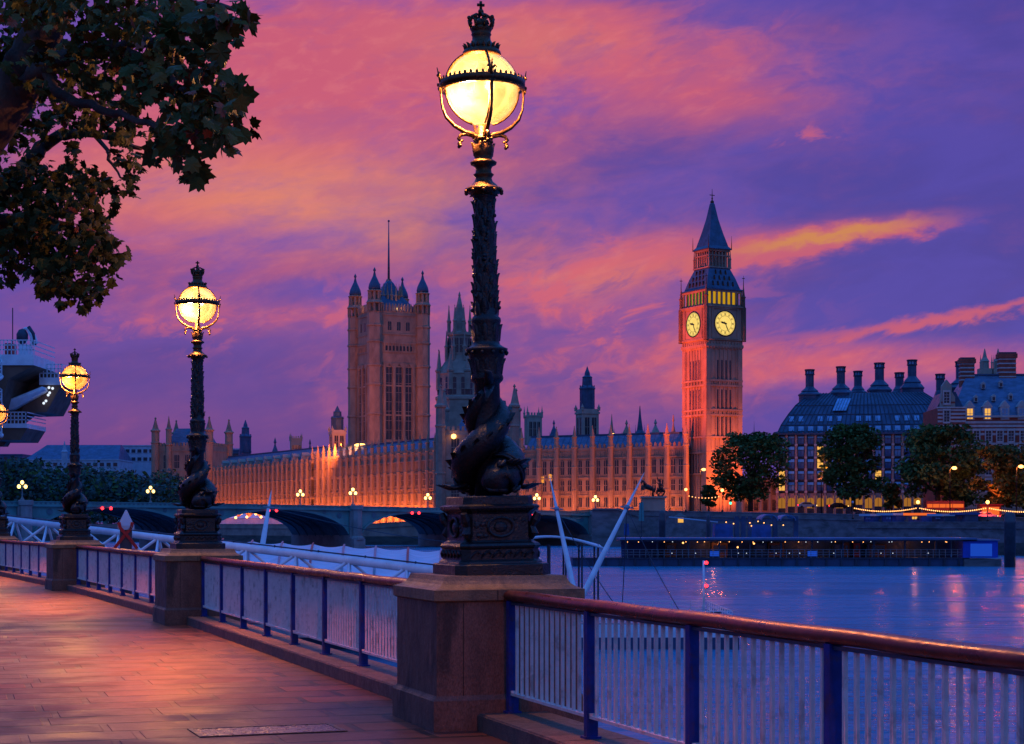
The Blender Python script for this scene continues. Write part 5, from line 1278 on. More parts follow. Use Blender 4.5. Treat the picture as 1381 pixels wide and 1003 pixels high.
def far_block(name, label, x0, x1, yt, Y, dpt, roofpx=None, mt='far_white', rm='far_roof', hip=.25, nw=10):
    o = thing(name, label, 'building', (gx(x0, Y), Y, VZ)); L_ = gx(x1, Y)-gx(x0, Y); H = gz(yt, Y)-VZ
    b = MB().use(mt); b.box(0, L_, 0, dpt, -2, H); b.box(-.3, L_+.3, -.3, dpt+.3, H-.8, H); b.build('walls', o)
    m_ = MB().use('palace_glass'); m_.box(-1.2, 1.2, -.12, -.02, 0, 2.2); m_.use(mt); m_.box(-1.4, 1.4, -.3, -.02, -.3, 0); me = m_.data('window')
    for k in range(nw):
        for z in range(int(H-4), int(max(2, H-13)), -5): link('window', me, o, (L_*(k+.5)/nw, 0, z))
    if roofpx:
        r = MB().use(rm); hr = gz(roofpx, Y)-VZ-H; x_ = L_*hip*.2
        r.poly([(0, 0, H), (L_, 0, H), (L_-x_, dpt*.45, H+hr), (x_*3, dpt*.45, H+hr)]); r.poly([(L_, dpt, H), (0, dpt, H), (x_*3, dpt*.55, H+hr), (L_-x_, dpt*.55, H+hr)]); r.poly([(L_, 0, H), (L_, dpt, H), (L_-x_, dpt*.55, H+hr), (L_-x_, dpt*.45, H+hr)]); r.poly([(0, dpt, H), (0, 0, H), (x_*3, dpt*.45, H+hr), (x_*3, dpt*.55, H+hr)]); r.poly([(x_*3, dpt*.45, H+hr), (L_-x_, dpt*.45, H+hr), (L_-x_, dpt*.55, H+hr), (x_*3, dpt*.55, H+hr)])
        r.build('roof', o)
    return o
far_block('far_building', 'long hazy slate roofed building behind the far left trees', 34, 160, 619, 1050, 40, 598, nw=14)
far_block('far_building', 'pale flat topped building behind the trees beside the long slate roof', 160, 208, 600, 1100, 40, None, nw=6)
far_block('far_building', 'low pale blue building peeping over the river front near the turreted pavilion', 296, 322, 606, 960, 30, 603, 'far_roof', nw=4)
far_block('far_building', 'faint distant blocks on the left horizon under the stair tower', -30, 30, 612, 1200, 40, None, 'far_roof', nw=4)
s_ = MB().use('far_white'); s_.lathe([(1.5, -20), (1.5, 1.0), (1.8, 1.2), (1.0, 2.2), (.15, 7.2)], 8); o = s_.build('church_spire', None, (gx(87, 1000), 1000, gz(612, 1000))); tag(o, 'thin pale spire against the long slate roof beside the amber lamp', 'spire')

# ================================================================== RIGHT BANK BUILDINGS
# office block with dark roof and chimneys
Yp = 462; kp = Yp/F; pz0 = 3.6; ph = lambda py: gz(py, Yp)-pz0; pxx = lambda px: gx(px, Yp)-gx(1048, Yp)
PH = thing('office_block', 'dark bronze roofed office block with a row of ventilation chimneys behind the trees', 'building', (gx(1048, Yp), Yp, pz0), R(-9))
Lp = pxx(1290); He = ph(584); dp = 34
b = MB().use('dark_steel'); b.box(0.4, Lp-.4, .35, dp-.3, -2, He-.4); b.build('walls', PH)
bay = pxx(1060.3); nb = int(Lp/bay); Hs = [ph(600), ph(617), ph(633), ph(648), ph(663)]
pm = MB().use('pier_stone'); pm.box(-.30, .30, -.45, .35, -2, He-.5); pm.box(-.20, .20, -.62, -.45, 3, He-.6); pm.use('banding_stone')
for z in Hs: pm.box(-.36, .36, -.68, -.40, z-.3, z+.2)
me = pm.data('pier')
for k in range(nb+1): link('pier', me, PH, (k*Lp/nb, 0, 0))
rows_ = [(He-.6, Hs[0]+.3)]+[(Hs[i]-.4, Hs[i+1]+.3) for i in range(4)]
wm = {}
for ri, (zt, zb_) in enumerate(rows_):
    for kind, (ga, gb) in {'n': ('office_glass', 'office_glass_pale'), 'l': ('window_lit', 'window_lit'), 'p': ('office_glass_pale', 'office_glass')}.items():
        m_ = MB().use(ga); hh = zt-zb_; m_.poly([(-.75, 0, 0), (.75, 0, 0), (.75, 0, hh*.62), (-.75, 0, hh*.62)]); m_.use(gb); m_.poly([(-.75, -.25, hh*.66), (.75, -.25, hh*.66), (.75, -.02, hh*.98), (-.75, -.02, hh*.98)])
        m_.use('dark_steel'); m_.box(-.8, .8, -.12, .05, hh*.62, hh*.66); m_.box(-.04, .04, -.06, .0, 0, hh*.62); m_.box(-.8, .8, -.15, .1, -.3, 0)
        wm[ri, kind] = m_.data('window')
rnd = random.Random(21)
litset = {(3, 0), (4, 0), (1, 4), (2, 4), (3, 10)}
for ri, (zt, zb_) in enumerate(rows_):
    for k in range(nb):
        q = 'l' if (ri, k) in litset else 'p' if rnd.random() < .2 else 'n'
        link('window', wm[ri, q], PH, ((k+.5)*Lp/nb, .05, zb_))
# glowing ground floor arcade
a_ = MB().use('arcade_glow'); a_.poly([(.3, .30, -1), (Lp-.3, .30, -1), (Lp-.3, .30, Hs[4]-1.0), (.3, .30, Hs[4]-1.0)])
a_.use('pier_stone')
for k in range(nb):
    x0, x1 = k*Lp/nb, (k+1)*Lp/nb; xm = (x0+x1)/2; hw = (x1-x0)/2-.42; za = Hs[4]-2.2
    for i in range(6):
        a0, a1 = math.pi*i/6, math.pi*(i+1)/6; a_.poly([(xm-hw*math.cos(a0), -.1, za+hw*.8*math.sin(a0)), (xm-hw*math.cos(a1), -.1, za+hw*.8*math.sin(a1)), (xm-hw*math.cos(a1), -.1, Hs[4]-.4), (xm-hw*math.cos(a0), -.1, Hs[4]-.4)])
    a_.use('dark_steel'); a_.box(xm-.9, xm+.9, .1, .28, -1, 1.9+.45*(k % 3)); a_.box(xm-.05, xm+.05, .1, .28, -1, 6); a_.use('pier_stone')
a_.build('arcade', PH)
r = MB().use('bronze_roof'); prof = [(-.9, He-.5), (-.9, He), (.2, He+.3), (1.0, He+2.1), (2.8, He+4.9), (4.7, He+7.4), (6.6, ph(537)), (9.0, ph(527.5))]
def hipring(off, z): return [(off, off, z), (Lp-off, off, z), (Lp-off, dp-off, z), (off, dp-off, z)]
rs = [[r.vert(p) for p in hipring(o_, z)] for o_, z in prof]
for A, B in zip(rs, rs[1:]):
    for i in range(4): j = (i+1) % 4; r.face((A[i], A[j], B[j], B[i]))
r.face(rs[-1])
r.use('dark_steel')
for k in range(nb*2+1):
    u = k/(nb*2)
    pts = [(o_+(Lp-2*o_)*u, o_-.06, z+.05) for o_, z in prof[1:]]; r.tube(pts, .13, 4)
for zf in (2, 3, 4, 5): o_, z = prof[zf]; r.box(o_, Lp-o_, o_-.14, o_, z-.08, z+.08)
rf = r.build('roof', PH)
sk = MB().use('office_glass_pale'); sk.poly([(-.62, 0, 0), (.62, 0, 0), (.62, .75, 1.35), (-.62, .75, 1.35)]); sk.use('dark_steel'); sk.box(-.72, .72, -.12, .1, -.15, 0); me = sk.data('skylight')
sk = MB().use('office_glass_pale'); sk.poly([(-.7, 0, 0), (.7, 0, 0), (.7, .35, 1.2), (-.7, .35, 1.2)]); sk.use('dark_steel'); sk.box(-.8, .8, -.1, .1, -.15, 0); me2 = sk.data('skylight')
for k in range(1, nb, 1):
    link('skylight', me, rf, ((k+.5)*Lp/nb, 1.55, He+3.1)) if k % 4 != 3 else None
    link('skylight', me2, rf, ((k+.5)*Lp/nb, .18, He+.55))
sk = MB().use('office_glass_pale'); sk.poly([(-2.4, 0, 0), (1.2, 0, 0), (2.6, 3.4, 3.4), (-1.0, 3.4, 3.4)]); sk.use('dark_steel'); 
for k in range(6): x = -2.4+3.6*k/5; sk.tube([(x, -.03, .03), (x+1.4, 3.37, 3.43)], .06, 4)
sk.build('skylight', rf, (pxx(1134), 2.9, He+5.9))
def chimney(px, Y_, top, stk, base, wb, ws, lab=None):
    k_ = Y_/F; x = gx(px, Y_); c = MB().use('bronze_roof'); g = gz(base, Y_); s1 = gz(stk, Y_); T_ = gz(top, Y_); wb *= k_/2; ws *= k_/2
    c.lathe([(wb*.95, g-1.6), (wb*.95, g-.2), (wb*1.02, g-.1), (wb*1.02, g+.25), (wb*.70, g+(s1-g)*.50), (wb*.76, g+(s1-g)*.53), (wb*.74, g+(s1-g)*.60), (ws*1.15, s1), (ws, s1+.3), (ws, T_-1.6)], 8)
    c.use('dark_steel'); c.lathe([(ws*1.0, T_-1.6), (ws*1.18, T_-1.5), (ws*1.18, T_-1.2)], 8); c.lathe([(ws*1.2, T_-.4), (ws*1.25, T_), (ws*.8, T_+.02)], 8)
    for j in range(8): a = math.pi/4*j+math.pi/8; c.tube([(ws*1.08*math.cos(a), ws*1.08*math.sin(a), T_-1.3), (ws*1.08*math.cos(a), ws*1.08*math.sin(a), T_-.3)], .12, 4)
    c.use('office_glass_pale'); c.lathe([(ws*.85, T_-1.3), (ws*.85, T_-.4)], 8)
    M_ = PH.matrix_world
    o = c.build('chimney', rf); o.location = Matrix.LocRotScale(PH.location, PH.rotation_euler, None).inverted() @ Vector((x, Y_, 0)); o.rotation_euler = (0, 0, R(9))
for a in ((1092, 470, 498, 523, 533, 29, 10.5), (1134, 470, 494, 519, 531, 30, 10.5), (1157, 486, 500, 522, 530, 22, 10), (1186, 472, 489, 514, 527, 31, 11.5), (1213, 486, 502, 522, 530, 22, 10.5), (1230, 473, 485, 509, 524, 30, 11), (1268, 486, 504, 528, 540, 20, 10.5), (1295, 488, 487, 512, 524, 32, 11)): chimney(*a)

# red brick banded building
Yn = 405; kn = Yn/F; nz0 = 2.8; nh = lambda py: gz(py, Yn)-nz0; nx = lambda px: gx(px, Yn)-gx(1264, Yn)
NS_ = thing('brick_building', 'red brick building with pale stone bands, steep slate roof and fat striped chimneys', 'building', (gx(1264, Yn), Yn, nz0), R(-3))
Ln_ = nx(1440); Hn = nh(561); xA = nx(1300)
b = MB().use('red_brick'); b.box(xA, Ln_, 0, 20, -2, Hn); b.use('banding_stone')
for py in (569, 574, 579, 585, 598, 604, 610, 616): z = nh(py); b.box(xA, Ln_+.1, -.14, 0, z-.35, z+.18)
b.box(xA, Ln_+.2, -.5, 0, Hn-.35, Hn+.1); b.use('pale_stone'); b.box(xA-.1, Ln_+.1, -.22, 0, -2, nh(619)); b.use('palace_stone_dark')
for k in range(3): z = -1+k*3.1; b.box(xA, Ln_, -.3, -.2, z, z+.15)
b.build('walls', NS_)
g = MB().use('red_brick'); xe = nx(1300); g.box(0, xe, -1.2, 18, -2, nh(550)); g.use('banding_stone')
for py in (553, 558, 563, 568, 574, 590, 596, 602, 608): z = nh(py); g.box(-.12, xe+.12, -1.34, -1.18, z-.3, z+.15)
g.box(-.3, xe+.3, -1.5, -.8, nh(551), nh(549)); g.use('pale_stone'); zg = nh(549)
g.prism([(.6, zg), (xe*.62, zg), (xe*.62, zg+2.2), (xe*.5, zg+3.4), (xe*.5, zg+4.8), (xe*.31, zg+6.2), (xe*.14, zg+4.8), (xe*.14, zg+3.4), (.6, zg+2.2)], -1.3, .5)
g.use('red_brick'); g.box(.6, xe*.62, -1.33, -1.29, zg+.8, zg+1.2); g.build('gable', NS_)
wf = MB().use('palace_glass'); wf.poly([(-.6, -.05, 0), (.6, -.05, 0), (.6, -.05, 2.5), (-.6, -.05, 2.5)]); wf.use('banding_stone')
for (x0, x1, z0, z1) in ((-.85, -.6, -.2, 2.6), (.6, .85, -.2, 2.6), (-.85, .85, 2.5, 2.9), (-.85, .85, -.4, 0)): wf.box(x0, x1, -.25, -.02, z0, z1)
wf.box(-.04, .04, -.12, -.05, 0, 2.5); wf.box(-.6, .6, -.12, -.05, 1.2, 1.3); wf.box(-.6, .6, -.12, -.05, .55, .62); wf.box(-.6, .6, -.12, -.05, 1.85, 1.92); me = wf.data('window')
for px in (1316, 1332, 1347, 1362, 1378, 1394):
    for py in (596, 612): link('window', me, NS_, (nx(px), -.14, nh(py)))
    for py in (640, 662): link('window', me, NS_, (nx(px), -.24, nh(py)))
for px, py in ((1275, 569), (1275, 544), (1270, 600), (1290, 600)): link('window', me, NS_, (nx(px), -1.33, nh(py)))
r = MB().use('slate_roof'); zr = nh(503); r.poly([(xA-3, 0, Hn), (Ln_, 0, Hn), (Ln_, 7.5, zr), (nx(1312), 7.5, zr)]); r.poly([(Ln_, 20, Hn), (xA-3, 20, Hn), (nx(1312), 12, zr), (Ln_, 12, zr)]); r.poly([(xA-3, 20, Hn), (xA-3, 0, Hn), (nx(1312), 7.5, zr), (nx(1312), 12, zr)]); r.poly([(nx(1312), 7.5, zr), (Ln_, 7.5, zr), (Ln_, 12, zr), (nx(1312), 12, zr)]); r.poly([(Ln_, 0, Hn), (Ln_, 20, Hn), (Ln_, 12, zr), (Ln_, 7.5, zr)])
r.use('lead_roof'); r.prism([(0, nh(550)), (xe, nh(550)), (xe*.7, nh(528)), (xe*.3, nh(528))], .6, 14); r.box(nx(1312), Ln_, 7.3, 7.7, zr, zr+.4); rf2 = r.build('roof', NS_)
def dormer(px, py, lit):
    d_ = MB().use('banding_stone'); d_.box(-1.0, 1.0, -.7, 2.0, 0, 2.9); d_.prism([(-1.2, 2.9), (1.2, 2.9), (0, 4.4)], -.8, 2.0)
    d_.use('window_lit' if lit else 'office_glass_pale'); d_.box(-.62, .62, -.76, -.68, .2, 2.5); d_.use('banding_stone'); d_.box(-.05, .05, -.82, -.7, .2, 2.5); d_.box(-.62, .62, -.82, -.7, 1.3, 1.4)
    d_.build('dormer', rf2, (nx(px), .6, nh(py)))
for px, lit in ((1307.5, 1), (1331, 1), (1354, 0), (1377, 0)): dormer(px, 566, lit)
sm_ = MB().use('banding_stone'); sm_.box(-.45, .45, -.3, 1.0, 0, 1.1); sm_.prism([(-.55, 1.1), (.55, 1.1), (0, 1.6)], -.35, 1.0); sm_.use('palace_glass'); sm_.box(-.3, .3, -.33, -.29, .1, .9); me = sm_.data('dormer')
for px, py in ((1318, 541), (1342, 540), (1365, 538), (1331, 522), (1355, 520)): link('dormer', me, rf2, (nx(px), (561-py)/58*7.5-.4, nh(py)))
for px, top, bot, hw_ in ((1313, 479, 512, 1.55), (1367, 472, 508, 1.9)):
    c = MB().use('red_brick'); zt, zb_ = nh(top), nh(bot); c.box(-hw_, hw_, -1.2, 1.2, zb_-4, zt); c.use('banding_stone')
    for k in range(5): z = zb_+(zt-zb_)*(k+.4)/6; c.box(-hw_-.06, hw_+.06, -1.26, 1.26, z, z+.3)
    c.use('red_brick'); c.box(-hw_-.3, hw_+.3, -1.5, 1.5, zt-1.2, zt-.2); c.use('dark_steel'); c.box(-hw_-.1, hw_+.1, -1.3, 1.3, zt-.2, zt+.15)
    if hw_ > 1.7: c.use('banding_stone'); c.box(-hw_-.3, hw_+.3, -1.5, 1.5, zb_-5.5, zb_-.5, .75, .8)
    c.build('chimney', rf2, (nx(px), 8.2, 0))
# twin abbey towers behind
for i, px in enumerate((1328, 1346)):
    Y = 760; h_ = lambda py: gz(py, Y)-VZ; o = thing('abbey_tower', ('left' if i == 0 else 'right')+' one of two hazy pale spiked towers over the brick roof', 'tower', (gx(px, Y), Y, VZ))
    b = MB().use('pale_stone'); b.box(-2.6, 2.6, -2.6, 2.6, 0, h_(497)); b.lathe([(1.7, h_(497)), (1.6, h_(488)), (1.9, h_(487.5)), (.9, h_(482)), (.15, h_(470))], 8)
    b.box(2.6 if i == 0 else -4, 4 if i == 0 else -2.6, -2, 2, 0, h_(502)); b.build('walls', o)
    pm = MB(); pinnacle(pm, 0, 0, h_(498), .35, 6, 6, 'pale_stone'); me = pm.data('pinnacle')
    for sx_ in (-1, 1): link('pinnacle', me, o, (sx_*2.4, -2.4, 0))
o = fleche('roof_turret', 'thin mast like spirelet rising above the big dark tree', 1017, 640, 567, 600, 2.2, 'lead_roof', True)

# ================================================================== TREES ON THE FAR BANK
def bank_tree(label, px0, px1, top, base, Y, n, seed, mats_=('leaf_far', 'leaf_dark'), size=.5, lean=0, trunkh=.16):
    rnd.seed(seed); k_ = Y/F; cx = gx((px0+px1)/2, Y); zb_ = gz(base, Y); W_ = (px1-px0)*k_; Ht = (base-top)*k_
    o = thing('bank_tree', label, 'tree', (cx, Y, zb_), 0, 'trees along the far embankment')
    t_ = MB().use('far_bark', True); t_.tube([(0, 0, -1), (lean*.2, 0, Ht*.15), (lean*.5, 0, Ht*.32), (lean, 0, Ht*.6)], [W_*.030+.15, W_*.026+.12, W_*.02+.1, .1], 8)
    bl = []
    for i in range(58):
        a = rnd.uniform(0, 6.283); f = rnd.uniform(trunkh, 1.0); env = math.sin(math.pi*min(1, (f-trunkh)/(1-trunkh)*.70+.24))**.5
        rr = W_*.5*env*math.sqrt(rnd.uniform(.05, 1)); q = W_*rnd.uniform(.09, .19)
        c = Vector((rr*math.cos(a)+lean, rr*math.sin(a)*.8, min(Ht*f, Ht-q*.8))); 
        c.x = max(-W_/2+q*.6, min(W_/2-q*.6, c.x)); bl.append((c, q*1.15, q*1.1, q*.8))
        if i % 3 == 0: t_.tube([(lean*.4, 0, Ht*rnd.uniform(.2, .4)), c*.6+Vector((0, 0, Ht*.12)), c], [.22, .14, .04], 5)
    t_.build('trunk', o)
    c_ = MB(); leaf_cloud(c_, bl, size, int(n*1.5), mats_); c_.build('crown', o); return o
bank_tree('biggest dark tree between the clock tower and the office block', 962, 1062, 582, 684, 440, 5200, 1)
bank_tree('rounded dark tree before the middle of the office block', 1108, 1194, 571, 684, 415, 4600, 2)
bank_tree('broad dark tree before the gable of the brick building', 1207, 1322, 571, 692, 385, 5600, 3)
bank_tree('smaller tree lit orange from below at the end of the brick building', 1312, 1384, 600, 696, 372, 3600, 4, ('leaf_olive', 'leaf_far'))
bank_tree('small dark bush like tree at the foot of the clock tower', 946, 966, 654, 686, 440, 900, 5, size=.45)
bank_tree('low bush like tree under the office arcade between two big trees', 1190, 1216, 652, 690, 395, 1000, 6, ('leaf_olive', 'leaf_far'), .45)
bank_tree('wide tree at the far end of the row, mostly past the picture edge', 1376, 1460, 590, 698, 365, 2600, 8)

qw = MB(); Q0, Q1 = Vector((gx(1156, 366), 366)), Vector((gx(1440, 308), 308))
wall_run(qw, Q0, Q1, 1.75, 1.75, .6)
qd = (Q1-Q0).normalized(); qn = Vector((-qd.y, qd.x)); qw.use('wall_stone')
qw.poly([(Q0.x, Q0.y, 1.74), (Q1.x, Q1.y, 1.74), (Q1.x+qn.x*9, Q1.y+qn.y*9, 1.74), (Q0.x+qn.x*9, Q0.y+qn.y*9, 1.74)])
qw.poly([(Q0.x, Q0.y, -7), (Q0.x, Q0.y, 1.95), (Q0.x+qn.x*9, Q0.y+qn.y*9, 1.95), (Q0.x+qn.x*9, Q0.y+qn.y*9, -7)])
tag(qw.build('lower_quay'), 'lower stone quay carrying the blue kiosks below the sagging light strings', 'quay')
def quayY(px):
    kx = (px-CX)/F; s = (kx*Q0.y-Q0.x)/(qd.x-kx*qd.y); return Q0.y+qd.y*s
# street lamps and festoon lights along the embankment
def bank_lamp(label, px, py, foot, Y, kind='lamp_amber', r=.34, grp='small globe lamps on the embankment wall'):
    o = thing('bank_lamp', label, 'street lamp', (gx(px, Y), Y, gz(foot, Y)), 0, grp); h_ = (foot-py)*Y/F
    s_ = MB().use('iron', True); s_.lathe([(.26, 0), (.24, .3), (.10, .5), (.07, h_*.6), (.05, h_-r)], 8); s_.build('post', o)
    g_ = MB().use(kind, True); g_.ball((0, 0, h_), r, 10, 6); g_.build('globe', o); return o
def wallY(px): 
    kx = (px-CX)/F; s = (kx*W0.y-W0.x)/(wd.x-kx*wd.y); return W0.y+wd.y*s-.6
FL = [(925, 660, 690), (974, 661, 690), (1150, 677, 700), (1238, 677, 701), (1332, 677, 703), (1432, 677, 704)]
FLAB = ['small globe lamp left of the bush at the clock tower foot', 'small globe lamp before the orange glow at the clock tower foot', 'unlit looking small lamp at the near end of the sagging light string',
        'small bright globe lamp above the kiosks below the broad tree', 'small bright globe lamp between the brick building end and the lit traffic', 'small globe lamp past the picture edge']
def lampY(px): return wallY(px)+.3 if px < 1100 else quayY(px)+.25
for (px, py, ft), lb in zip(FL, FLAB): bank_lamp(lb, px, py, ft, lampY(px), 'far_white' if px == 1150 else 'lamp_amber', .26 if px == 1150 else .34)
FST = ['short light string left of the bush', 'string of lights hanging from the orange lit lamp to the office block', 'long sagging string of small lights below the round tree', 'long sagging string of small lights over the kiosks', 'sagging string of small lights at the picture edge']
for i in range(len(FL)-1):
    if i == 1: continue
    a = at(FL[i][0], FL[i][1]+7, lampY(FL[i][0])); b = at(FL[i+1][0], FL[i+1][1]+7, lampY(FL[i+1][0])); n = 11 if i == 0 else 34
    sag = .72 if i else .6
    o = thing('festoon_lights', FST[i], 'light string', a, 0, 'festoon lights between embankment lamps'); pts = [(b-a)*(k/n)-Vector((0, 0, sag*4*(k/n)*(1-k/n))) for k in range(n+1)]
    s_ = MB().use('iron'); s_.tube(pts, .02, 4); s_.build('cable', o)
    g_ = MB().use('bulb_warm', True)
    for p in pts[1:-1]: g_.ball(p-Vector((0, 0, .1)), .125, 6, 4)
    g_.build('bulb_row', o)
def tall_lamp(label, px, py, foot, Y):
    o = thing('tall_street_lamp', label, 'street lamp', (gx(px, Y), Y, gz(foot, Y)), 0, 'tall street lamps behind the embankment'); h_ = (foot-py)*Y/F
    s_ = MB().use('iron', True); s_.tube([(-.9, 0, -.5), (-.9, 0, h_*.95), (-.6, 0, h_+.25), (0, 0, h_+.1)], [.13, .08, .06, .05], 7); s_.build('post', o)
    g_ = MB().use('lamp_amber', True); g_.ball((0, 0, h_), .42, 10, 6, (1.3, 1, .8)); g_.build('lantern', o)
    light('POINT', 'street_light', (gx(px, Y), Y-.9, gz(py, Y)-.4), 2400, (1, .22, .03), shadow_soft_size=.5)
tall_lamp('tall bright orange street lamp in front of the broad tree', 1287, 631, 694, 368)
tall_lamp('tall orange street lamp before the smaller orange lit tree', 1377, 629, 698, 352)
tall_lamp('amber street lamp on the red palace corner near the clock tower foot', 949, 633, 688, 452)
tall_lamp('amber street lamp among the leaves of the rounded tree', 1113, 629, 690, 418)
for (px, py, Y, e) in ((1266, 660, 392, 900), (1345, 660, 372, 1300), (972, 668, 452, 7000), (1032, 664, 470, 3200), (1186, 668, 430, 500), (1090, 668, 440, 500)):
    light('POINT', 'street_glow', (gx(px, Y), Y-1, gz(py, Y)), e, (1, .16, .02), shadow_soft_size=.8)
o = thing('low_building', 'low red glowing stone building between the biggest bank tree and the office block', 'building', (gx(1000, 488), 488, 3.6))
b = MB().use('palace_stone'); b.box(0, 10.6, 0, 12, -2, 10.5); b.box(-.2, 10.8, -.3, 0, 9.6, 10.3); b.use('pale_stone')
for k in range(5): b.box(k*2.5, k*2.5+.5, -.3, 0, -2, 9.6)
b.build('walls', o)
for k in range(4):
    m_ = MB().use('palace_glass'); m_.box(k*2.5+.9, k*2.5+2.1, -.08, -.02, 1.5, 4.5); m_.box(k*2.5+.9, k*2.5+2.1, -.08, -.02, 5.8, 8.4); m_.build('window', o)
# traffic signal
o = thing('traffic_signal', 'tiny green traffic signal at the foot of the biggest bank tree', 'traffic signal', (gx(985, 440), 440, gz(688, 440)))
s_ = MB().use('iron'); s_.lathe([(.08, 0), (.08, 1.6)], 6); s_.box(-.25, .25, -.2, .2, 1.5, 2.6); s_.build('post', o); s_ = MB().use('signal_green', True); s_.ball((0, -.25, 1.75), .34, 8, 5); s_.build('lamp', o)

# statue of a chariot group on its pedestal
Ys = 448; ks = Ys/F; o = thing('statue_pedestal', 'pale stone pedestal under the dark chariot statue at the bridge end', 'pedestal', (gx(881, Ys), Ys, gz(694, Ys)))
s_ = MB().use('pale_stone'); hP = (694-669)*ks; s_.box(-3.4, 3.4, -2, 2, 0, .8); s_.box(-2.9, 2.9, -1.6, 1.6, .8, hP-.5, .96, .96); s_.box(-3.2, 3.2, -1.9, 1.9, hP-.5, hP); s_.build('block', o)
q = MB().use('bronze_statue', True); z0 = 0
def horse(y):
    q.tube([(-.2, y, 1.55), (-.7, y, 1.75), (-1.3, y, 2.05), (-1.75, y, 2.45)], [.42, .52, .55, .36], 8)
    q.tube([(-1.6, y, 2.35), (-2.0, y, 2.95), (-2.2, y, 3.35), (-2.5, y, 3.25), (-2.75, y, 3.0)], [.38, .28, .22, .20, .10], 8)
    for yy in (-.2, .2):
        q.tube([(-1.7, y+yy, 2.1), (-2.35, y+yy, 2.15+yy), (-2.4, y+yy, 1.6+yy), (-2.65, y+yy, 1.45+yy)], [.22, .15, .09, .10], 6)
        q.tube([(-.2, y+yy, 1.6), (.05, y+yy, 1.0), (-.1+yy*.5, y+yy, .55), (-.05+yy*.5, y+yy, 0)], [.36, .2, .11, .12], 6)
    q.tube([(0, y, 1.7), (.3, y, 1.5), (.35, y, .9)], [.12, .14, .05], 6)
horse(-.7); horse(.7)
q.tube([(-.2, 0, .9), (1.0, 0, .85)], .08, 6)
for y in (-1.1, 1.1):
    q.tube([(1.6+.85*math.cos(a), y, .9+.85*math.sin(a)) for a in [2*math.pi*i/14 for i in range(15)]], .10, 6)
    for k in range(6): a = math.pi/3*k; q.tube([(1.6, y, .9), (1.6+.8*math.cos(a), y, .9+.8*math.sin(a))], .05, 4)
q.smooth = False; q.box(.9, 2.4, -.9, .9, .85, 1.15); q.box(.85, 1.0, -.9, .9, 1.1, 1.9); q.smooth = True
q.tube([(1.5, 0, 1.1), (1.5, 0, 2.0), (1.45, 0, 2.7), (1.42, 0, 3.2)], [.52, .36, .40, .16], 8); q.ball((1.4, 0, 3.5), .27, 8, 6); q.tube([(1.45, .3, 2.9), (1.2, .55, 3.5), (.95, .6, 4.1)], [.14, .10, .06], 6); q.tube([(1.45, -.3, 2.9), (1.0, -.5, 2.7), (.6, -.5, 3.1)], [.14, .1, .06], 6); q.tube([(.95, .6, 3.3), (.9, .62, 5.0)], .05, 5)
for y in (-.45, .45): q.tube([(1.95, y, 1.1), (1.95, y, 1.8), (1.9, y*.9, 2.2)], [.3, .28, .12], 7); q.ball((1.9, y*.9, 2.42), .2, 7, 5)
st = q.build('chariot_statue', None, o.location+Vector((0, 0, hP))); st.scale = (1.15, 1.15, 1.15); tag(st, 'dark bronze statue of a rearing horse chariot with standing figure', 'statue')

# ================================================================== QUAY, KIOSKS, TRAFFIC
def kiosk(label, px0, px1, py0, py1, Y, mt, front, awn):
    k_ = Y/F; o = thing('kiosk', label, 'kiosk', (gx(px0, Y), Y, 1.75), math.atan2(qd.y, qd.x), 'low kiosks on the quay'); w_ = (px1-px0)*k_; h_ = (py1-py0)*k_*.95
    s_ = MB().use(mt); s_.box(0, w_, 0, 3, 0, h_-.2); s_.use('dark_steel'); 
    for k in range(max(2, int(w_/1.6))): s_.box(.2+k*1.6, .28+k*1.6, -.06, 0, .2, h_-.3)
    s_.build('cabin', o)
    s_ = MB().use(awn); s_.box(-.3, w_+.3, -1.0, 3.2, h_-.25, h_+.22); s_.build('roof', o)
    n = max(1, int(w_/3.4))
    for k in range(n):
        s_ = MB().use(front); x = w_*(k+.5)/n; s_.box(x-.75, x+.75, -.10, -.02, .7, h_-.5); s_.use('dark_steel'); s_.box(x-.04, x+.04, -.13, -.1, .7, h_-.5); s_.build('window', o)
for a in (('blue kiosk with white roof at the near end of the row', 1165, 1187, 692, 703, quayY(1165)+1.2, 'kiosk_blue', 'office_glass_pale', 'far_white'), ('blue kiosk with paired windows under a pale roof', 1189, 1222, 691, 703, quayY(1189)+1.2, 'kiosk_blue', 'office_glass_pale', 'far_white'),
          ('kiosk with a warm lit front and orange edged roof', 1225, 1254, 691, 703, quayY(1225)+1.2, 'kiosk_blue', 'window_lit', 'bus_glow'), ('dark blue kiosk right of the warm lit kiosk', 1257, 1284, 692, 703, quayY(1257)+1.2, 'pontoon_dark', 'office_glass_pale', 'far_white'),
          ('darkest kiosk with blue flat roof next to the lit traffic', 1288, 1310, 690, 703, quayY(1288)+1.2, 'pontoon_dark', 'palace_glass', 'kiosk_blue')): kiosk(*a)
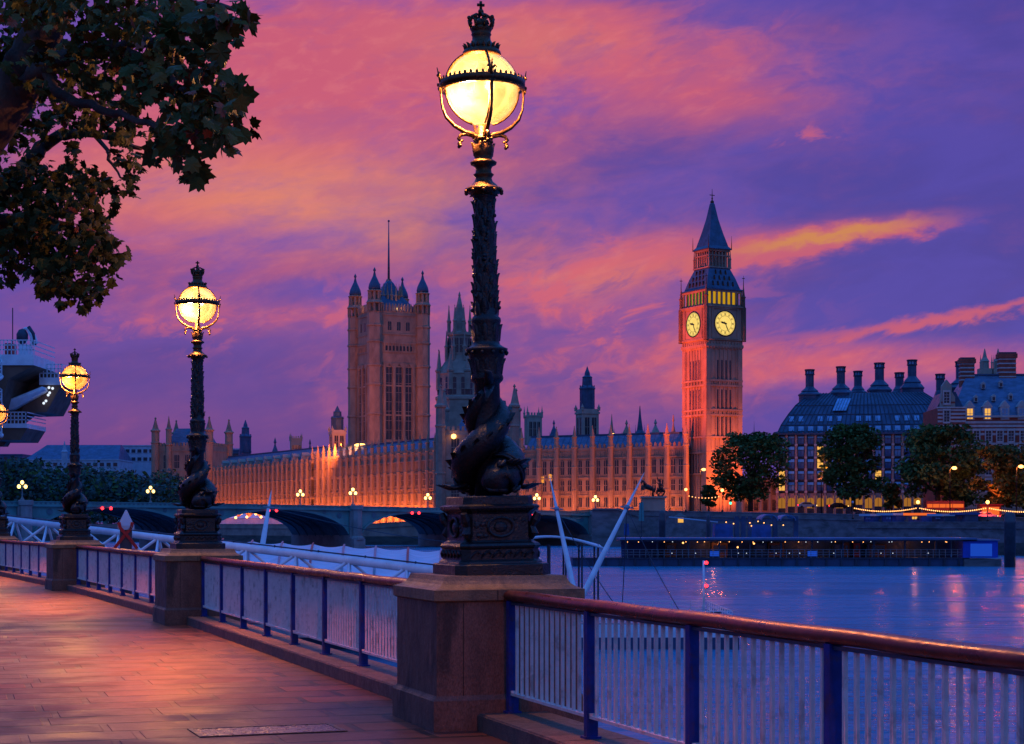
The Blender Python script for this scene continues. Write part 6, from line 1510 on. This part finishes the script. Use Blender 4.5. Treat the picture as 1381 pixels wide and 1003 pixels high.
def bus(label, px0, px1, py0, py1, Y, dbl=True):
    k_ = Y/F; o = thing('bus', label, 'bus', (gx(px0, Y), Y, gz(py1, Y))); w_ = (px1-px0)*k_; h_ = (py1-py0)*k_
    s_ = MB().use('red_paint'); s_.box(0, w_, 0, 2.4, .45, h_, .985, .94); s_.box(.1, w_-.1, .1, 2.3, h_-.001, h_+.12, .94, .9); s_.build('body', o)
    for f0, f1 in (((.16, .42), (.56, .86)) if dbl else ((.36, .78),)):
        s_ = MB().use('bus_glow'); s_.box(.25, w_-.25, -.03, .02, h_*f0+.3, h_*f1); s_.use('red_paint')
        for k in range(1, int(w_/1.4)): s_.box(k*1.4-.05, k*1.4+.05, -.05, 0, h_*f0+.3, h_*f1)
        s_.build('window_row', o)
    for x in (w_*.2, w_*.78):
        s_ = MB().use('tyre'); s_.T = Matrix.Translation((x, .1, .5)) @ Matrix.Rotation(R(90), 4, 'X'); s_.lathe([(.5, -.15), (.5, .15)], 14); s_.use('grey_steel'); s_.lathe([(.25, .15), (.22, .17)], 10); s_.build('wheel', o)
    s_ = MB().use('lamp_gold', True); s_.ball((w_-.02, .5, .95), .14, 6, 4); s_.build('headlight', o); s_ = MB().use('nav_red', True); s_.ball((.02, .5, 1.0), .12, 6, 4); s_.build('tail_light', o)
bus('glowing orange windowed coach behind the kiosks below the broad tree', 1249, 1301, 676, 692, 378, False)
def car(label, px, foot, Y, col, L_=4.4):
    o = thing('car', label, 'car', (gx(px, Y), Y, gz(foot, Y)), 0, 'traffic on the embankment')
    s_ = MB().use(col, True); s_.smooth = False
    s_.prism([(0, .3), (L_, .3), (L_, .78), (L_*.80, .92), (L_*.66, 1.42), (L_*.30, 1.46), (L_*.12, .98), (0, .9)], -.85, .85); s_.build('body', o)
    s_ = MB().use('palace_glass'); s_.prism([(L_*.77, .93), (L_*.655, 1.36), (L_*.31, 1.39), (L_*.17, .97)], -.87, -.855); s_.build('window', o)
    for x in (.8, L_-.85): s_ = MB().use('tyre'); s_.T = Matrix.Translation((x, -.8, .32)) @ Matrix.Rotation(R(90), 4, 'X'); s_.lathe([(.32, -.1), (.32, .1)], 12); s_.build('wheel', o)
    s_ = MB().use('nav_red', True); s_.ball((0, -.6, .75), .17, 6, 4); s_.build('tail_light', o); s_ = MB().use('lamp_gold', True); s_.ball((L_, -.6, .65), .16, 6, 4); s_.build('headlight', o)
mat('car_dark', (.02, .02, .025), .3, .2, .1, 1); mat('car_white', (.4, .4, .42), .35, 0, .1, 1)
for a in (('pale car in the red lit traffic right of the darkest kiosk', 1314, 700, 352, 'car_white'), ('dark car nearest the tall round pile', 1348, 701, 345, 'car_dark'), ('dark car passing under the office arcade', 1118, 686, 425, 'car_dark'), ('pale car under the office arcade left of the rounded tree', 1076, 685, 432, 'car_white'), ('dark car at the picture edge among the red glow', 1366, 701, 345, 'car_dark')): car(*a)
o = thing('kiosk', 'red glowing stall between the lit traffic and the small bright lamp', 'kiosk', (gx(1322, 356), 356, gz(701, 356)), 0, 'low kiosks on the quay')
s_ = MB().use('red_paint'); s_.box(0, 4.2, 0, 2.5, 0, 3.0); s_.box(-.3, 4.5, -.6, 2.7, 3.0, 3.15); s_.build('cabin', o); s_ = MB().use('bus_glow'); s_.box(.4, 3.8, -.05, -.01, 1.0, 2.6); s_.build('window', o)
light('POINT', 'stall_glow', (gx(1328, 352), 350, gz(690, 352)), 700, (1, .05, .02), shadow_soft_size=.4)

# landing pier on the far side: long roofed pontoon
Yq = 242; kq = Yq/F; qx = lambda px: gx(px, Yq); qz = lambda py: gz(py, Yq)-WATER
LP = thing('landing_pier', 'long dark roofed landing pier with railings and small lights along the far bank', 'pier', (0, Yq, WATER))
s_ = MB().use('pontoon_dark'); s_.box(qx(772), qx(1306), 0, 9, -.8, qz(752)); s_.use('dark_steel'); s_.box(qx(772)-.1, qx(1306)+.1, -.2, 0, qz(752)-.15, qz(752)+.02)
for k in range(28): x = qx(776)+k*2; s_.box(x, x+.25, -.22, -.02, -.3, qz(752)-.2)
s_.build('hull', LP)
s_ = MB().use('pontoon_roof'); s_.box(qx(836), qx(1316), -.8, 8.5, qz(727.5), qz(725)); s_.use('dark_steel'); s_.box(qx(836), qx(1316), -.6, 8.3, qz(729.5), qz(727.5)); s_.build('roof', LP)
s_ = MB().use('grey_steel'); n = 64
for k in range(n+1):
    x = qx(772)+(qx(1300)-qx(772))*k/n; s_.box(x-.03, x+.03, .05, .12, qz(752), qz(741))
for py in (741, 744.5, 748): s_.box(qx(772), qx(1300), .05, .1, qz(py)-.02, qz(py)+.03)
s_.build('guard_rail', LP)
me = MB().use('dark_steel'); me.box(-.12, .12, 0, .24, qz(752), qz(729)); me = me.data('post')
for k in range(12): link('post', me, LP, (qx(845)+(qx(1305)-qx(845))*k/11, .4, 0))
s_ = MB().use('kiosk_blue'); s_.box(qx(842), qx(1300), 7.2, 7.5, qz(752), qz(729))
s_.build('back_screen', LP)
rnd.seed(4)
for (a, b, mt) in ((902, 917, 'brown_soffit'), (966, 988, 'brown_soffit'), (1024, 1042, 'kiosk_blue'), (1044, 1066, 'brown_soffit'), (1148, 1156, 'brown_soffit'), (1162, 1171, 'red_paint'), (1184, 1207, 'brown_soffit'), (1180, 1184, 'kiosk_blue'), (1134, 1145, 'kiosk_blue')):
    s_ = MB().use(mt); s_.box(qx(a), qx(b), 5.6, 7.0, qz(752), qz(732+rnd.uniform(0, 3))); s_.use('palace_glass'); s_.box(qx(a)+.25, qx(b)-.25, 5.54, 5.59, qz(745), qz(736)); s_.build('cabin', LP)
for (a, b) in ((958, 970), (1090, 1103)):
    s_ = MB().use('blue_panel'); s_.box(qx(a), qx(b), .3, .5, qz(750), qz(743)); s_.use('dark_steel'); s_.box(qx(a)-.08, qx(b)+.08, .51, .6, qz(752), qz(742)); s_.build('lit_sign', LP)
gl_ = MB().use('bulb_warm', True); gl_.ball((0, 0, 0), .065, 6, 4); gl_ = gl_.data('roof_lamp'); wl_ = MB().use('white_spot', True); wl_.ball((0, 0, 0), .06, 6, 4); wl_ = wl_.data('roof_lamp')
for k in range(30):
    px = 850+k*15.2+rnd.uniform(-4, 4); link('roof_lamp', gl_ if rnd.random() < .6 else wl_, LP, (qx(px), rnd.uniform(1, 6), qz(731)))
for px in (997, 1008, 1048, 1066, 1080, 1126, 1190, 1206, 1254, 907, 939): link('roof_lamp', wl_, LP, (qx(px), .9, qz(746)))
for px, py in ((922, 732), (996, 738), (1018, 733)): link('roof_lamp', gl_, LP, (qx(px), .9, qz(py)), 0).scale = (2, 2, 2)
# blue cabin and fender at the right end
s_ = MB().use('tarp_blue'); s_.box(qx(1298), qx(1345), -.3, 6, qz(752), qz(729)); s_.use('blue_panel'); s_.box(qx(1308), qx(1337), -.36, -.31, qz(750), qz(733)); s_.use('pontoon_roof'); s_.box(qx(1296), qx(1347), -.6, 6.3, qz(729), qz(727)); s_.build('cabin', LP)
s_ = MB().use('wall_stone'); s_.box(qx(1299), qx(1349), -.6, 7, -.5, qz(754)); s_.build('fender', LP)
# warm spill of the far lamps onto the river is cast by lit lamps under the pier roof
for px in (965, 1100, 1240, 1328): light('POINT', 'pier_light', (qx(px), Yq+3, qz(731)+WATER-.2), 90, (1, .3, .08), shadow_soft_size=.2)
# piles
for i, (px, w_, top, bot, Y, lb) in enumerate(((1362, 15, 690, 764, 236, 'tall fat round mooring pile at the right end of the landing pier'), (893, 9, 688, 760, 256, 'tall dark square pile at the left end of the gangway roofs'), (955, 5, 694, 760, 262, 'thin dark pile between the gangway roofs'))):
    k_ = Y/F; s_ = MB().use('lead_pile', True); h_ = (bot-top)*k_; r_ = w_*k_/2; s_.lathe([(r_, -1), (r_, h_*.78), (r_*1.08, h_*.79), (r_*1.08, h_*.83), (r_, h_*.84), (r_*.97, h_*.93), (r_*.7, h_*.985), (r_*.2, h_)], 16)
    o = s_.build('mooring_pile', None, (gx(px, Y), Y, gz(bot, Y))); tag(o, lb, 'pile')
# gangway shelters between pier and embankment
GS = thing('gangway_shelter', 'blue grey arched gangway shelters behind the landing pier roof', 'shelter', (0, 285, WATER)); k_ = 285/F; hx = lambda px: gx(px, 285); hz = lambda py: gz(py, 285)-WATER
s_ = MB().use('kiosk_blue'); s_.box(hx(963), hx(990), 0, 4, 0, hz(706), .85, .9); s_.build('cabin', GS); s_ = MB().use('kiosk_blue'); s_.box(hx(1013), hx(1041), 0, 4, 0, hz(707), .92, .9); s_.build('cabin', GS)
for (a, b) in ((1026, 1050), (1052, 1074)):
    s_ = MB().use('pontoon_roof'); xa, xb = hx(a), hx(b); xm = (xa+xb)/2; rr = (xb-xa)/2; N_ = 10
    for i in range(N_):
        a0, a1 = math.pi*i/N_, math.pi*(i+1)/N_; z_ = hz(702); s_.prism([(xm+rr*math.cos(a0), z_+rr*.75*math.sin(a0)), (xm+rr*math.cos(a1), z_+rr*.75*math.sin(a1)), (xm+rr*.86*math.cos(a1), z_+rr*.62*math.sin(a1)), (xm+rr*.86*math.cos(a0), z_+rr*.62*math.sin(a0))][::-1], 0, 6)
    s_.build('arched_roof', GS)
s_ = MB().use('pontoon_dark')
for px in (956, 994, 1003, 1012, 1046, 1074): s_.box(hx(px)-.35, hx(px)+.35, .2, .9, 0, hz(696))
s_.box(hx(956), hx(1074), .3, .7, hz(703), hz(700)); s_.build('frame', GS)
s_ = MB().use('far_white', True); s_.tube([at(902, 697, 285)-GS.location, at(968, 704, 285)-GS.location], .12, 6); s_.build('boom', GS)
for px, py in ((979, 704), (1011, 705), (1013, 709), (1022, 703), (1030, 705), (1040, 708), (1056, 708), (989, 706)): link('lamp', gl_, GS, (hx(px), -.3, hz(py))).scale = (1.6, 1.6, 1.6)
o = thing('lit_hut', 'tiny gold lit hut window on the embankment wall above the landing pier', 'hut', (gx(918, 330), 330, gz(706, 330)))
s_ = MB().use('wall_stone'); s_.box(-.9, .9, 0, 1.5, 0, 1.3); s_.lathe([(1.1, 1.3), (.1, 2.0)], 4, 0, .75); s_.build('cabin', o); s_ = MB().use('window_lit'); s_.box(-.5, .5, -.06, -.01, .2, 1.1); s_.build('window', o)
# green flag panel and figure like signs by the steps
for px, py0, py1, Y, mt, nm, lb in ((865, 676, 706, 330, 'bridge_green', 'pier_banner', 'narrow green banner post in front of the stone pedestal'), (845, 705, 724, 320, 'kiosk_blue', 'pier_banner', 'narrow pale blue banner post left of the green banner')):
    o = thing(nm, lb, 'banner', (gx(px, Y), Y, gz(py1, Y))); h_ = (py1-py0)*Y/F; s_ = MB().use('dark_steel'); s_.lathe([(.07, -3), (.07, h_)], 6); s_.build('post', o); s_ = MB().use(mt); s_.box(-.5, .5, -.06, .06, h_*.12, h_*.95, .8, 1); s_.build('panel', o)
# stone stair ramp at the bridge end
st_ = MB().use('wall_stone'); Y = 445; z_ = lambda py: gz(py, Y)
st_.prism([(gx(798, Y), -6), (gx(905, Y), -6), (gx(905, Y), z_(700)), (gx(868, Y), z_(700)), (gx(832, Y), z_(688)), (gx(798, Y), z_(688))], Y-4, Y)
st_.prism([(gx(798, Y), z_(688)), (gx(833, Y), z_(688)), (gx(869, Y), z_(700)), (gx(905, Y), z_(700)), (gx(905, Y), z_(698)), (gx(869, Y), z_(697)), (gx(833, Y), z_(685.5)), (gx(798, Y), z_(685.5))], Y-4.4, Y-3.9)
tag(st_.build('stone_stairway'), 'stone stairway wall sloping down from the bridge end to the landing pier', 'stairway')
